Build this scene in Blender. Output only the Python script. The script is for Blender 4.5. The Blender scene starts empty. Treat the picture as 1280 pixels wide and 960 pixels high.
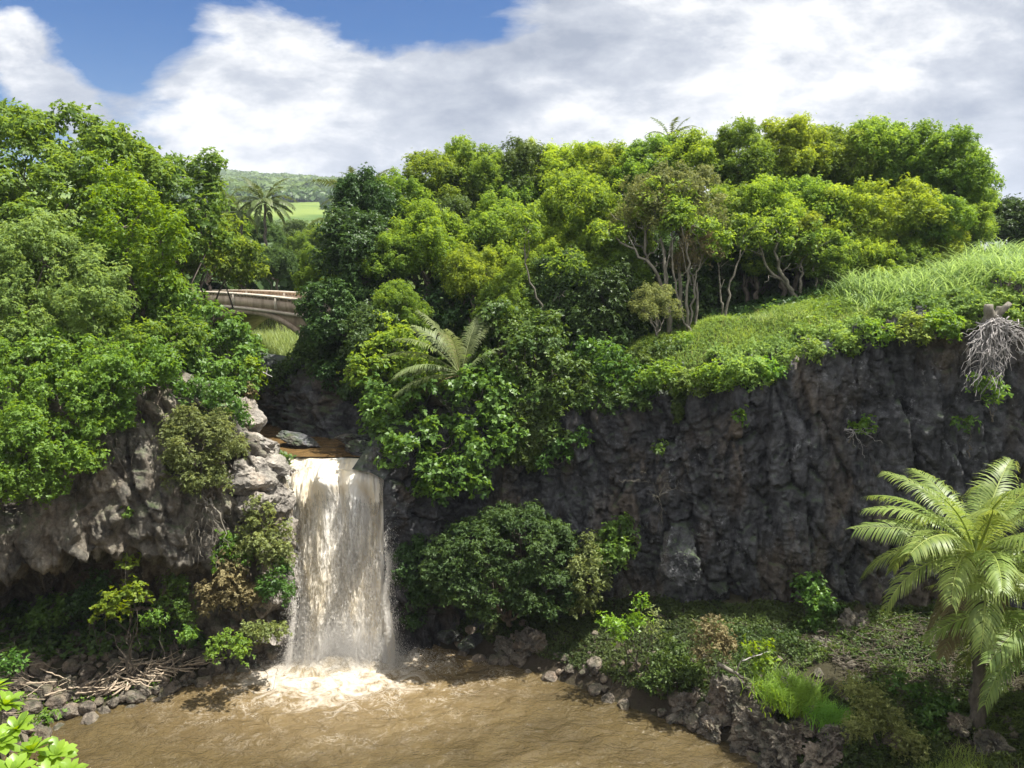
import bpy, math, random
import numpy as np
from mathutils import Vector, Matrix

random.seed(7)
SC = bpy.context.scene
COL = SC.collection
rad = math.radians

# ---------------------------------------------------------------- camera
CAM_H = 17.0
PITCH = math.atan(150 / 960.0)          # looking slightly down
cam_d = bpy.data.cameras.new("camera")
cam = bpy.data.objects.new("camera", cam_d)
COL.objects.link(cam)
cam.location = (0, 0, CAM_H)
cam.rotation_euler = (math.pi / 2 - PITCH, 0, 0)
cam_d.sensor_width = 36
cam_d.lens = 36 * 960 / 1280.0
cam_d.clip_start = 0.1
cam_d.clip_end = 9000
SC.camera = cam
_F = np.array([0, math.cos(PITCH), -math.sin(PITCH)])
_U = np.array([0, math.sin(PITCH), math.cos(PITCH)])
_X = np.array([1.0, 0, 0])
_C = np.array([0, 0, CAM_H])

def ray(px, py):
    return _F + _X * (px - 640) / 960.0 + _U * (480 - py) / 960.0
def at(px, py, Y):
    r = ray(px, py)
    return _C + r * (Y / r[1])
def atz(px, py, z):
    r = ray(px, py)
    return _C + r * ((z - CAM_H) / r[2])

# ---------------------------------------------------------------- noise (numpy)
def _h(ix, iy, iz, seed):
    h = (ix.astype(np.int64) * 374761393 + iy.astype(np.int64) * 668265263 + iz.astype(np.int64) * 2147483647 + seed * 974634777) & 0xFFFFFFFF
    h = ((h ^ (h >> 13)) * 1274126177) & 0xFFFFFFFF
    h = ((h ^ (h >> 16)) * 2246822519) & 0xFFFFFFFF
    h = h ^ (h >> 15)
    return (h & 0xFFFFFF) / float(0xFFFFFF)

def vnoise(P, seed=0):
    P = np.asarray(P, float)
    i = np.floor(P).astype(np.int64); f = P - i
    f = f * f * (3 - 2 * f)
    x, y, z = i[..., 0], i[..., 1], i[..., 2]
    fx, fy, fz = f[..., 0], f[..., 1], f[..., 2]
    def L(a, b, t): return a + (b - a) * t
    c = [[[_h(x + a, y + b, z + d, seed) for d in (0, 1)] for b in (0, 1)] for a in (0, 1)]
    r = L(L(L(c[0][0][0], c[1][0][0], fx), L(c[0][1][0], c[1][1][0], fx), fy),
          L(L(c[0][0][1], c[1][0][1], fx), L(c[0][1][1], c[1][1][1], fx), fy), fz)
    return r * 2 - 1

def fbm(P, octv=4, seed=0, gain=0.5):
    P = np.asarray(P, float); a = 1.0; s = 0; t = 0
    for k in range(octv):
        s = s + a * vnoise(P * (2 ** k) + 17.3 * k, seed + k); t += a; a *= gain
    return s / t

def voro(u, v, seed=0):
    iu = np.floor(u).astype(np.int64); iv = np.floor(v).astype(np.int64)
    f1 = np.full(u.shape, 9.0); f2 = np.full(u.shape, 9.0); cid = np.zeros(u.shape); c2 = np.zeros(u.shape); ox = np.zeros(u.shape); oy = np.zeros(u.shape)
    z = np.zeros_like(iu)
    for a in (-1, 0, 1):
        for b in (-1, 0, 1):
            cx, cy = iu + a, iv + b
            jx = _h(cx, cy, z, seed); jy = _h(cx, cy, z + 1, seed)
            d = np.hypot(cx + jx - u, cy + jy - v)
            m = d < f1
            f2 = np.where(m, f1, np.minimum(f2, d))
            cid = np.where(m, _h(cx, cy, z + 2, seed), cid)
            c2 = np.where(m, _h(cx, cy, z + 3, seed), c2)
            ox = np.where(m, u - cx - jx, ox); oy = np.where(m, v - cy - jy, oy)
            f1 = np.where(m, d, f1)
    voro.off = (ox, oy)
    return f1, f2 - f1, cid, c2

def sstep(a, b, x):
    t = np.clip((x - a) / (b - a), 0, 1)
    return t * t * (3 - 2 * t)

# ---------------------------------------------------------------- objects
def raw_mesh(name, V, F, tint=None, smooth=False):
    V = np.ascontiguousarray(V, dtype=np.float32); F = np.ascontiguousarray(F, dtype=np.int32)
    me = bpy.data.meshes.new(name)
    k = F.shape[1]
    me.vertices.add(len(V)); me.vertices.foreach_set("co", V.ravel())
    me.loops.add(F.size); me.loops.foreach_set("vertex_index", F.ravel())
    me.polygons.add(len(F))
    me.polygons.foreach_set("loop_start", np.arange(len(F), dtype=np.int32) * k)
    if smooth:
        me.polygons.foreach_set("use_smooth", np.ones(len(F), dtype=bool))
    if tint is not None:
        at_ = me.attributes.new("tint", 'FLOAT', 'POINT')
        at_.data.foreach_set("value", np.ascontiguousarray(tint, dtype=np.float32))
    me.update(calc_edges=True)
    return me

def link(name, me, mat=None, parent=None, loc=(0, 0, 0)):
    o = bpy.data.objects.new(name, me)
    COL.objects.link(o)
    o.location = loc
    if mat is not None and me is not None and not me.materials:
        me.materials.append(mat)
    if parent is not None:
        o.parent = parent
    return o

def tag(o, label=None, cat=None, group=None, kind=None):
    if label: o["label"] = label
    if cat: o["category"] = cat
    if group: o["group"] = group
    if kind: o["kind"] = kind
    return o

def empty(name, loc, label, cat, group=None):
    o = bpy.data.objects.new(name, None)
    COL.objects.link(o); o.location = Vector([float(c) for c in loc])
    o.empty_display_size = 0.3
    return tag(o, label, cat, group)

class Geo:
    """gathers quads of several shapes into one mesh"""
    def __init__(s): s.V = []; s.F = []; s.T = []; s.n = 0
    def add(s, V, F, T=None):
        V = np.asarray(V, float); F = np.asarray(F, int)
        if F.shape[1] == 3: F = np.hstack([F, F[:, 2:3]])
        s.V.append(V); s.F.append(F + s.n); s.n += len(V)
        s.T.append(np.full(len(V), 0.5) if T is None else (np.full(len(V), T) if np.isscalar(T) else T))
    def mesh(s, name, origin=(0, 0, 0), smooth=False):
        V = np.concatenate(s.V) - np.asarray(origin, float)
        F = np.concatenate(s.F); T = np.concatenate(s.T)
        tri = F[:, 2] == F[:, 3]
        if tri.any():      # degenerate quads are real triangles: build through from_pydata
            me = bpy.data.meshes.new(name)
            me.from_pydata(V.tolist(), [], [f[:3].tolist() if t else f.tolist() for f, t in zip(F, tri)])
            if smooth: me.polygons.foreach_set("use_smooth", np.ones(len(me.polygons), dtype=bool))
            a = me.attributes.new("tint", 'FLOAT', 'POINT'); a.data.foreach_set("value", T.astype(np.float32))
            return me
        return raw_mesh(name, V, F, T, smooth)
    def box(s, lo, hi, M=None, T=None):
        x0, y0, z0 = lo; x1, y1, z1 = hi
        V = np.array([[x0, y0, z0], [x1, y0, z0], [x1, y1, z0], [x0, y1, z0], [x0, y0, z1], [x1, y0, z1], [x1, y1, z1], [x0, y1, z1]], float)
        if M is not None: V = M(V)
        s.add(V, [[0, 3, 2, 1], [4, 5, 6, 7], [0, 1, 5, 4], [1, 2, 6, 5], [2, 3, 7, 6], [3, 0, 4, 7]], T)
    def tube(s, pts, rr, n=6, T=None):
        P = np.asarray(pts, float); m = len(P)
        R = np.full(m, rr, float) if np.isscalar(rr) else np.asarray(rr, float)
        tg = np.gradient(P, axis=0); tg /= np.linalg.norm(tg, axis=1)[:, None] + 1e-9
        up = np.array([0.13, 0.31, 0.94]); 
        a = np.cross(tg, up); bad = np.linalg.norm(a, axis=1) < 0.2
        a[bad] = np.cross(tg[bad], np.array([1.0, 0.1, 0]))
        a /= np.linalg.norm(a, axis=1)[:, None]; b = np.cross(tg, a)
        th = np.linspace(0, 2 * np.pi, n, endpoint=False)
        V = (P[:, None] + R[:, None, None] * (np.cos(th)[None, :, None] * a[:, None] + np.sin(th)[None, :, None] * b[:, None])).reshape(-1, 3)
        i = np.arange(m - 1)[:, None] * n; j = np.arange(n)[None]
        F = np.stack([i + j, i + (j + 1) % n, i + n + (j + 1) % n, i + n + j], -1).reshape(-1, 4)
        s.add(V, F, T)

def wob(p, q, k, amp, rng, sag=0.0):
    """k+1 points from p to q, wandering"""
    p = np.asarray(p, float); q = np.asarray(q, float)
    t = np.linspace(0, 1, k + 1)[:, None]
    P = p + (q - p) * t
    L = np.linalg.norm(q - p)
    J = rng.normal(0, amp * L, (k + 1, 3)); J[0] = 0; J[-1] = 0
    P = P + J
    P[:, 2] += (-sag * L * 4 * t * (1 - t))[:, 0]
    return P

def grid_faces(nu, nv):
    i = np.arange(nu - 1)[:, None] * nv; j = np.arange(nv - 1)[None]
    return np.stack([i + j, i + nv + j, i + nv + j + 1, i + j + 1], -1).reshape(-1, 4)
# ---------------------------------------------------------------- materials
class NT:
    def __init__(s, name):
        s.m = bpy.data.materials.new(name); s.m.use_nodes = True
        s.t = s.m.node_tree; s.t.nodes.clear()
        s.out = s.n('ShaderNodeOutputMaterial')
    def n(s, kind, ins=None, **kw):
        nd = s.t.nodes.new(kind)
        for k, v in kw.items(): setattr(nd, k, v)
        if ins:
            for k, v in ins.items():
                if isinstance(v, bpy.types.NodeSocket): s.t.links.new(v, nd.inputs[k])
                else: nd.inputs[k].default_value = v
        return nd
    def noise(s, vec, scale, detail=4, rough=0.55, dist=0.0):
        return s.n('ShaderNodeTexNoise', {'Vector': vec, 'Scale': scale, 'Detail': detail, 'Roughness': rough, 'Distortion': dist}).outputs['Fac']
    def map(s, vec, scale=(1, 1, 1), loc=(0, 0, 0)):
        return s.n('ShaderNodeMapping', {'Vector': vec, 'Scale': scale, 'Location': loc}).outputs[0]
    def ramp(s, fac, stops, interp='LINEAR'):
        r = s.n('ShaderNodeValToRGB', {'Fac': fac}); cr = r.color_ramp; cr.interpolation = interp
        while len(cr.elements) < len(stops): cr.elements.new(0.5)
        for e, (p, c) in zip(cr.elements, stops):
            e.position = p; e.color = (c, c, c, 1) if np.isscalar(c) else (*c, 1)
        return r.outputs[0]
    def mix(s, fac, a, b, blend='MIX'):
        nd = s.n('ShaderNodeMix', data_type='RGBA', blend_type=blend)
        for i, v in ((0, fac), (6, a), (7, b)):
            if isinstance(v, bpy.types.NodeSocket): s.t.links.new(v, nd.inputs[i])
            else: nd.inputs[i].default_value = v if i == 0 else ((*v, 1) if len(v) == 3 else v)
        return nd.outputs[2]
    def math(s, op, a, b=0.0, c=None, clamp=False):
        nd = s.n('ShaderNodeMath', operation=op, use_clamp=clamp)
        for i, v in enumerate((a, b) if c is None else (a, b, c)):
            if isinstance(v, bpy.types.NodeSocket): s.t.links.new(v, nd.inputs[i])
            else: nd.inputs[i].default_value = v
        return nd.outputs[0]
    def bump(s, h, strength, dist, normal=None):
        d = {'Height': h, 'Strength': strength, 'Distance': dist}
        if normal is not None: d['Normal'] = normal
        return s.n('ShaderNodeBump', d).outputs[0]
    def pos(s): return s.n('ShaderNodeNewGeometry').outputs['Position']
    def obj(s): return s.n('ShaderNodeTexCoord').outputs['Object']
    def finish(s, shader):
        s.t.links.new(shader, s.out.inputs['Surface']); return s.m

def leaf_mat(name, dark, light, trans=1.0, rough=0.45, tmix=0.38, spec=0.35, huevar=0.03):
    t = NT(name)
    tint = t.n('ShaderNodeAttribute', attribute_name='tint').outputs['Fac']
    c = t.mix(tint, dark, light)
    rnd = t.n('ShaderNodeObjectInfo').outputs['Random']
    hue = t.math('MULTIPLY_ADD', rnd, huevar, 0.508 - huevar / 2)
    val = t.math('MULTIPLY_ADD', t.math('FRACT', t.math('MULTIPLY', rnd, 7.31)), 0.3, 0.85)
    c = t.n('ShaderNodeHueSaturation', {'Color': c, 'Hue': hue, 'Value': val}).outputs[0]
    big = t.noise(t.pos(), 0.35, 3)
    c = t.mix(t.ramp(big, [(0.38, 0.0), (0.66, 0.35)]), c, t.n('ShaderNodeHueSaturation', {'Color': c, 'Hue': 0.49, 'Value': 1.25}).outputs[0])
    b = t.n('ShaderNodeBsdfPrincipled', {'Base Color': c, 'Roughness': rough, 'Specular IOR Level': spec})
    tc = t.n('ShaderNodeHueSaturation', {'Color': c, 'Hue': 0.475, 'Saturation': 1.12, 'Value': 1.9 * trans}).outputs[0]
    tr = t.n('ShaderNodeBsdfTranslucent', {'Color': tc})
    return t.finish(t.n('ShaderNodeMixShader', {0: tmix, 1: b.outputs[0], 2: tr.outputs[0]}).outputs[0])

def rock_mat(name, c_dark, c_mid, c_brown, lich=0.3, moss=0.0, scale=1.0, browns=0.5, lcol=(0.34, 0.34, 0.35)):
    t = NT(name)
    p = t.pos()
    pv = t.map(p, (1, 1, 0.45))
    big = t.noise(pv, 0.35 * scale, 5, 0.6, 0.6)
    mid = t.noise(p, 1.6 * scale, 6, 0.65)
    fine = t.noise(p, 9 * scale, 6, 0.7)
    cell = t.n('ShaderNodeTexVoronoi', {'Vector': t.map(t.mix(0.25, p, t.n('ShaderNodeTexNoise', {'Vector': p, 'Scale': 1.5, 'Detail': 4}).outputs['Color']), (1, 1, 0.4)), 'Scale': 1.1 * scale}).outputs['Color']
    cellv = t.n('ShaderNodeSeparateColor', {0: cell}).outputs[0]
    c = t.mix(t.ramp(mid, [(0.35, 0.0), (0.65, 1.0)]), c_dark, c_mid)
    c = t.mix(t.math('MULTIPLY', t.ramp(big, [(0.48, 0.0), (0.62, 1.0)]), browns), c, c_brown)
    st = t.noise(t.map(p, (2.2, 2.2, 0.16)), 1.0, 4, 0.6)            # run-off streaks
    c = t.mix(t.math('MULTIPLY', t.ramp(st, [(0.55, 0.0), (0.7, 1.0)]), 0.5), c, c_dark)
    lm = t.noise(p, 2.7 * scale, 6, 0.75)
    lb = t.noise(p, 0.5, 3)
    l = t.math('MULTIPLY', t.ramp(lm, [(0.56, 0.0), (0.66, 1.0)]), t.ramp(lb, [(0.45, 0.0), (0.65, 1.0)]))
    c = t.mix(t.math('MULTIPLY', l, lich), c, lcol)
    c = t.mix(t.math('MULTIPLY', fine, 0.55), c, (0.0, 0.0, 0.0), 'MIX') if False else t.mix(0.6, c, t.ramp(fine, [(0.3, 0.35), (0.7, 1.5)]), 'MULTIPLY')
    c = t.mix(0.55, c, t.ramp(cellv, [(0.0, 0.45), (1.0, 1.5)]), 'MULTIPLY')
    if moss > 0:
        nz = t.n('ShaderNodeSeparateXYZ', {0: t.n('ShaderNodeNewGeometry').outputs['Normal']}).outputs[2]
        mk = t.math('MULTIPLY', t.ramp(nz, [(0.35, 0.0), (0.8, 1.0)]), t.ramp(t.noise(p, 1.1, 5, 0.7), [(0.42, 0.0), (0.58, 1.0)]))
        c = t.mix(t.math('MULTIPLY', mk, moss), c, (0.055, 0.095, 0.02))
    vo = t.n('ShaderNodeTexVoronoi', {'Vector': t.map(t.mix(0.25, p, t.n('ShaderNodeTexNoise', {'Vector': p, 'Scale': 1.5, 'Detail': 4}).outputs['Color']), (1, 1, 0.4)), 'Scale': 2.0 * scale}, feature='DISTANCE_TO_EDGE').outputs['Distance']
    crack = t.ramp(vo, [(0.0, 0.0), (0.02, 1.0)])
    vo2 = t.n('ShaderNodeTexVoronoi', {'Vector': p, 'Scale': 5.0 * scale}, feature='F1').outputs['Distance']
    nb = t.bump(crack, 0.3, 0.04)
    nb = t.bump(mid, 0.8, 0.25, nb)
    nb = t.bump(vo2, 0.25, 0.06, nb)
    nb = t.bump(fine, 0.6, 0.05, nb)
    b = t.n('ShaderNodeBsdfPrincipled', {'Base Color': c, 'Roughness': 0.78, 'Specular IOR Level': 0.35, 'Normal': nb})
    return t.finish(b.outputs[0])

def simple_mat(name, c1, c2, scale=4, rough=0.7, bump=0.4, stretch=(1, 1, 1), spec=0.3):
    t = NT(name)
    p = t.map(t.obj(), stretch)
    f = t.noise(p, scale, 6, 0.65)
    c = t.mix(t.ramp(f, [(0.3, 0.0), (0.7, 1.0)]), c1, c2)
    b = t.n('ShaderNodeBsdfPrincipled', {'Base Color': c, 'Roughness': rough, 'Specular IOR Level': spec, 'Normal': t.bump(f, bump, 0.05)})
    return t.finish(b.outputs[0])

M = {}
M['almond'] = leaf_mat('almond_leaf', (0.07, 0.13, 0.022), (0.17, 0.25, 0.045), rough=0.5, spec=0.3, tmix=0.42)
M['yellowgreen'] = leaf_mat('yellow_green_leaf', (0.12, 0.20, 0.02), (0.25, 0.33, 0.04), rough=0.5, tmix=0.45)
M['pale'] = leaf_mat('pale_leaf', (0.10, 0.17, 0.04), (0.23, 0.33, 0.09), rough=0.6, tmix=0.45)
M['vine'] = leaf_mat('vine_leaf', (0.085, 0.17, 0.024), (0.19, 0.31, 0.05), rough=0.5, tmix=0.45)
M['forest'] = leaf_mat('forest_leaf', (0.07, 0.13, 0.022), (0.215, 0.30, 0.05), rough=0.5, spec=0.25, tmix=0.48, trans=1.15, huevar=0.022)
M['forest_yellow'] = leaf_mat('yellow_forest_leaf', (0.105, 0.17, 0.024), (0.275, 0.35, 0.055), rough=0.5, spec=0.25, tmix=0.48, trans=1.15, huevar=0.022)  # yellower, lighter leaf colour that varies the forest from tree to tree
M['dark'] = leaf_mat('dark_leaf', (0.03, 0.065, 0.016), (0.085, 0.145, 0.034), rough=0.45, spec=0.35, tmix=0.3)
M['hau'] = leaf_mat('hau_leaf', (0.05, 0.11, 0.02), (0.14, 0.24, 0.04), rough=0.45, tmix=0.35)
M['olive'] = leaf_mat('olive_leaf', (0.10, 0.125, 0.034), (0.27, 0.30, 0.10), rough=0.55)
M['brownleaf'] = leaf_mat('dry_leaf', (0.10, 0.085, 0.035), (0.24, 0.20, 0.09), rough=0.7, tmix=0.2)
M['berry'] = leaf_mat('berry_leaf', (0.04, 0.08, 0.016), (0.11, 0.16, 0.03), rough=0.5, tmix=0.3)
M['turf'] = leaf_mat('turf_leaf', (0.095, 0.155, 0.03), (0.25, 0.33, 0.07), rough=0.7, tmix=0.4)
M['cane'] = leaf_mat('cane_leaf', (0.12, 0.18, 0.05), (0.28, 0.36, 0.13), rough=0.5, tmix=0.42)
M['palm'] = leaf_mat('palm_leaflet', (0.09, 0.15, 0.028), (0.32, 0.38, 0.11), rough=0.45, spec=0.4, tmix=0.42, huevar=0.02)
M['farpalm'] = leaf_mat('far_palm_leaflet', (0.05, 0.075, 0.02), (0.13, 0.16, 0.05), rough=0.5, tmix=0.3, huevar=0.02)
M['reed'] = leaf_mat('bright_grass_blade', (0.13, 0.24, 0.03), (0.26, 0.42, 0.06), rough=0.55, tmix=0.45)
M['weed'] = leaf_mat('bank_weed_leaf', (0.028, 0.052, 0.013), (0.09, 0.13, 0.03), rough=0.6, tmix=0.35)
M['drygrass'] = leaf_mat('dry_grass_blade', (0.20, 0.19, 0.07), (0.38, 0.36, 0.16), rough=0.7, tmix=0.35)
M['greypalm'] = leaf_mat('grey_palm_leaflet', (0.07, 0.10, 0.03), (0.26, 0.30, 0.13), rough=0.5, tmix=0.35, huevar=0.02)
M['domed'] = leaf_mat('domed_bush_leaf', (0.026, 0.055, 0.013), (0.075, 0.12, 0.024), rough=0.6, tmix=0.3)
M['naupaka'] = leaf_mat('naupaka_leaf', (0.11, 0.20, 0.02), (0.24, 0.36, 0.045), rough=0.35, spec=0.5, tmix=0.4, huevar=0.02)
M['far'] = leaf_mat('far_leaf', (0.05, 0.09, 0.02), (0.11, 0.17, 0.035), rough=0.6, tmix=0.3)
M['bark'] = simple_mat('bark', (0.06, 0.05, 0.04), (0.18, 0.155, 0.125), 6, 0.85, 0.8, (1, 1, 0.3))
M['palebark'] = simple_mat('pale_bark', (0.09, 0.08, 0.062), (0.23, 0.21, 0.17), 6, 0.8, 0.8, (1, 1, 0.3))
M['drift'] = simple_mat('driftwood', (0.20, 0.155, 0.11), (0.50, 0.41, 0.30), 9, 0.8, 0.7, (1, 1, 1))
M['twig'] = simple_mat('dead_twig', (0.045, 0.038, 0.026), (0.13, 0.11, 0.08), 9, 0.9, 0.5)
M['deadroot'] = simple_mat('dead_root', (0.20, 0.18, 0.17), (0.42, 0.40, 0.38), 8, 0.8, 0.7)
M['concrete'] = simple_mat('weathered_concrete', (0.24, 0.18, 0.13), (0.55, 0.44, 0.33), 1.6, 0.85, 0.5, (1, 1, 0.5))
M['coping'] = simple_mat('concrete_coping', (0.40, 0.34, 0.27), (0.62, 0.54, 0.44), 2, 0.85, 0.4)
M['coconut'] = simple_mat('coconut_husk', (0.16, 0.13, 0.03), (0.28, 0.22, 0.06), 3, 0.5, 0.2)
M['cliff'] = rock_mat('basalt_cliff', (0.018, 0.019, 0.022), (0.10, 0.10, 0.106), (0.17, 0.125, 0.08), lich=0.8, moss=0.5, browns=0.45)
M['cliff_warm'] = rock_mat('weathered_basalt', (0.045, 0.041, 0.034), (0.20, 0.18, 0.145), (0.25, 0.195, 0.135), lich=0.5, moss=0.4, browns=0.5)
M['shelf'] = rock_mat('washed_basalt', (0.11, 0.10, 0.088), (0.33, 0.30, 0.26), (0.35, 0.28, 0.20), lich=0.7, moss=0.1, browns=0.5, scale=1.3)
M['boulder'] = rock_mat('bank_boulder', (0.055, 0.047, 0.038), (0.22, 0.185, 0.145), (0.28, 0.205, 0.14), lich=0.3, moss=0.25, scale=2.2)
M['outcrop'] = rock_mat('lava_outcrop', (0.05, 0.046, 0.04), (0.24, 0.21, 0.17), (0.28, 0.21, 0.15), lich=0.6, moss=0.2, scale=2.0)

def ground_mat():
    t = NT('soil_and_grass'); p = t.pos()
    a = t.noise(p, 0.6, 6, 0.7); b_ = t.noise(p, 7, 5, 0.7); big = t.noise(p, 0.012, 5, 0.6)
    grass = t.mix(a, (0.035, 0.06, 0.015), (0.09, 0.12, 0.025))
    soil = t.mix(b_, (0.022, 0.018, 0.014), (0.07, 0.055, 0.04))
    nz = t.n('ShaderNodeSeparateXYZ', {0: t.n('ShaderNodeNewGeometry').outputs['True Normal']}).outputs[2]
    z = t.n('ShaderNodeSeparateXYZ', {0: p}).outputs[2]
    g = t.math('MULTIPLY', t.ramp(nz, [(0.6, 0.0), (0.85, 1.0)]), t.ramp(t.math('MULTIPLY', z, 0.05), [(0.3, 0.15), (0.5, 1.0)]))
    c = t.mix(g, soil, grass)
    far = t.mix(t.ramp(big, [(0.4, 0.0), (0.6, 1.0)]), (0.07, 0.12, 0.025), (0.15, 0.20, 0.045))
    y = t.n('ShaderNodeSeparateXYZ', {0: p}).outputs[1]
    c = t.mix(t.ramp(t.math('MULTIPLY', y, 0.001), [(0.15, 0.0), (0.3, 1.0)]), c, far)
    b = t.n('ShaderNodeBsdfPrincipled', {'Base Color': c, 'Roughness': 0.95, 'Specular IOR Level': 0.1, 'Normal': t.bump(b_, 0.7, 0.12)})
    return t.finish(b.outputs[0])
M['ground'] = ground_mat()

IMPACT = (-7.3, 30.6)
def water_mat(name, deep, shallow, foam=True, wave=1.0):
    t = NT(name); p = t.pos()
    w1 = t.noise(t.map(p, (1, 1.6, 1)), 1.1, 4, 0.6, 0.8)
    w2 = t.noise(t.map(p, (1, 1.5, 1)), 4.5, 4, 0.65, 0.5)
    w3 = t.noise(p, 14, 3, 0.6, 0.3)
    c = t.mix(t.ramp(t.noise(p, 0.35, 4, 0.6, 1.0), [(0.35, 0.0), (0.65, 1.0)]), deep, shallow)
    n1 = t.bump(w1, 0.8 * wave, 0.35)
    n1 = t.bump(w2, 0.5 * wave, 0.12, n1)
    n1 = t.bump(w3, 0.4 * wave, 0.04, n1)
    rough = 0.12
    if foam:
        sx = t.n('ShaderNodeSeparateXYZ', {0: p})
        x, y = sx.outputs[0], sx.outputs[1]
        def dist(cx, cy, sxx, syy):
            a = t.math('MULTIPLY', t.math('SUBTRACT', x, cx), 1.0 / sxx)
            b = t.math('MULTIPLY', t.math('SUBTRACT', y, cy), 1.0 / syy)
            return t.math('SQRT', t.math('ADD', t.math('MULTIPLY', a, a), t.math('MULTIPLY', b, b)))
        d = dist(-7.6, 30.6, 6.4, 4.4)
        f1 = t.noise(p, 1.0, 8, 0.72, 1.8)
        f2 = t.n('ShaderNodeTexNoise', {'Vector': p, 'Scale': 1.5, 'Detail': 7, 'Roughness': 0.68, 'Distortion': 2.2}, noise_type='RIDGED_MULTIFRACTAL' if False else 'FBM').outputs[0]
        vein = t.math('ABSOLUTE', t.math('SUBTRACT', f2, 0.5))               # thin foam lines
        veins = t.ramp(vein, [(0.0, 1.0), (0.028, 0.0)])
        core = t.ramp(t.math('ADD', t.math('MULTIPLY', f1, 1.5), t.math('MULTIPLY', d, -0.75)), [(0.22, 0.0), (0.58, 1.0)])
        reach = t.ramp(t.math('MULTIPLY', d, 0.5), [(0.2, 1.0), (0.75, 0.0)])
        ring = t.math('MULTIPLY', t.math('SINE', t.math('ADD', t.math('MULTIPLY', d, 26.0), t.math('MULTIPLY', t.noise(p, 0.6, 4), 9.0))), t.ramp(t.math('MULTIPLY', d, 0.25), [(0.1, 1.0), (0.9, 0.15)]))
        n1 = t.bump(ring, 0.35, 0.12, n1)
        patch = t.ramp(t.noise(p, 0.7, 5, 0.6, 1.0), [(0.47, 0.0), (0.6, 1.0)])
        fm = t.math('MAXIMUM', core, t.math('MULTIPLY', t.math('MULTIPLY', veins, patch), t.math('ADD', reach, 0.03)), clamp=True)
        churn = t.ramp(t.math('MULTIPLY', d, 0.5), [(0.2, 1.0), (0.8, 0.0)])
        c = t.mix(t.math('MULTIPLY', churn, 0.55), c, (0.30, 0.215, 0.11))
        c = t.mix(fm, c, (0.54, 0.49, 0.41))
        rough = t.math('MULTIPLY_ADD', fm, 0.6, 0.13)
        n1 = t.bump(f1, 0.6, 0.12, n1)
    b = t.n('ShaderNodeBsdfPrincipled', {'Base Color': c, 'Roughness': rough, 'Specular IOR Level': 0.5, 'IOR': 1.33, 'Normal': n1})
    return t.finish(b.outputs[0])
M['pool'] = water_mat('muddy_water', (0.058, 0.043, 0.0185), (0.090, 0.067, 0.029))
M['upper'] = water_mat('upper_muddy_water', (0.09, 0.055, 0.022), (0.16, 0.10, 0.04), foam=False, wave=0.6)

def fall_mat(name, lo, hi, base_alpha):
    t = NT(name)
    uv = t.n('ShaderNodeAttribute', attribute_name='flow').outputs['Vector']
    a = t.noise(t.map(uv, (3.2, 0.5, 1)), 1.3, 7, 0.68, 0.9)
    b_ = t.noise(t.map(uv, (11, 1.1, 1)), 1.0, 7, 0.7, 0.4)
    d_ = t.noise(t.map(uv, (26, 7, 1)), 1.0, 5, 0.75)
    cream = t.noise(t.map(uv, (1.0, 0.22, 1)), 1.0, 4, 0.6, 0.6)
    c = t.mix(t.ramp(cream, [(0.38, 0.0), (0.62, 1.0)]), (0.97, 0.96, 0.93), (0.95, 0.84, 0.63))
    c = t.mix(t.ramp(a, [(0.30, 0.3), (0.42, 0.0)]), c, (0.80, 0.75, 0.66))
    s = t.math('ADD', t.math('MULTIPLY', a, 0.35), t.math('ADD', t.math('MULTIPLY', b_, 0.35), t.math('MULTIPLY', d_, 0.3)))
    edge = t.n('ShaderNodeSeparateXYZ', {0: uv}).outputs[2]
    al = t.ramp(t.math('ADD', s, t.math('ADD', edge, base_alpha)), [(lo, 0.0), (hi, 1.0)])
    n1 = t.bump(a, 0.5, 0.2); n1 = t.bump(b_, 0.8, 0.1, n1); n1 = t.bump(d_, 0.8, 0.05, n1)
    df = t.n('ShaderNodeBsdfPrincipled', {'Base Color': c, 'Roughness': 0.5, 'Specular IOR Level': 0.4, 'Normal': n1})
    tr = t.n('ShaderNodeBsdfTranslucent', {'Color': c, 'Normal': n1})
    sh = t.n('ShaderNodeMixShader', {0: 0.25, 1: df.outputs[0], 2: tr.outputs[0]})
    tp = t.n('ShaderNodeBsdfTransparent')
    return t.finish(t.n('ShaderNodeMixShader', {0: al, 1: tp.outputs[0], 2: sh.outputs[0]}).outputs[0])
M['fall'] = fall_mat('falling_water', 0.18, 0.30, 0.18)
M['fall2'] = fall_mat('falling_water_veil', 0.46, 0.56, 0.0)
def spray_mat():
    t = NT('spray_drops')
    df = t.n('ShaderNodeBsdfDiffuse', {'Color': (0.88, 0.85, 0.80, 1)}); tr = t.n('ShaderNodeBsdfTranslucent', {'Color': (0.9, 0.87, 0.8, 1)})
    return t.finish(t.n('ShaderNodeMixShader', {0: 0.25, 1: df.outputs[0], 2: tr.outputs[0]}).outputs[0])
M['spray'] = spray_mat()
# ---------------------------------------------------------------- light and sky
SUN = np.array([0.40, -0.03, 0.90]); SUN /= np.linalg.norm(SUN)
sun_el = math.asin(SUN[2]); sun_az = math.atan2(SUN[0], SUN[1])
sl = bpy.data.lights.new("sun", 'SUN'); sl.energy = 4.6; sl.angle = rad(0.5); sl.color = (1.0, 0.955, 0.88)
so = bpy.data.objects.new("sun", sl); COL.objects.link(so)
so.rotation_euler = Vector(-SUN).to_track_quat('-Z', 'Y').to_euler(); so.location = (40, 20, 90)

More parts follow.
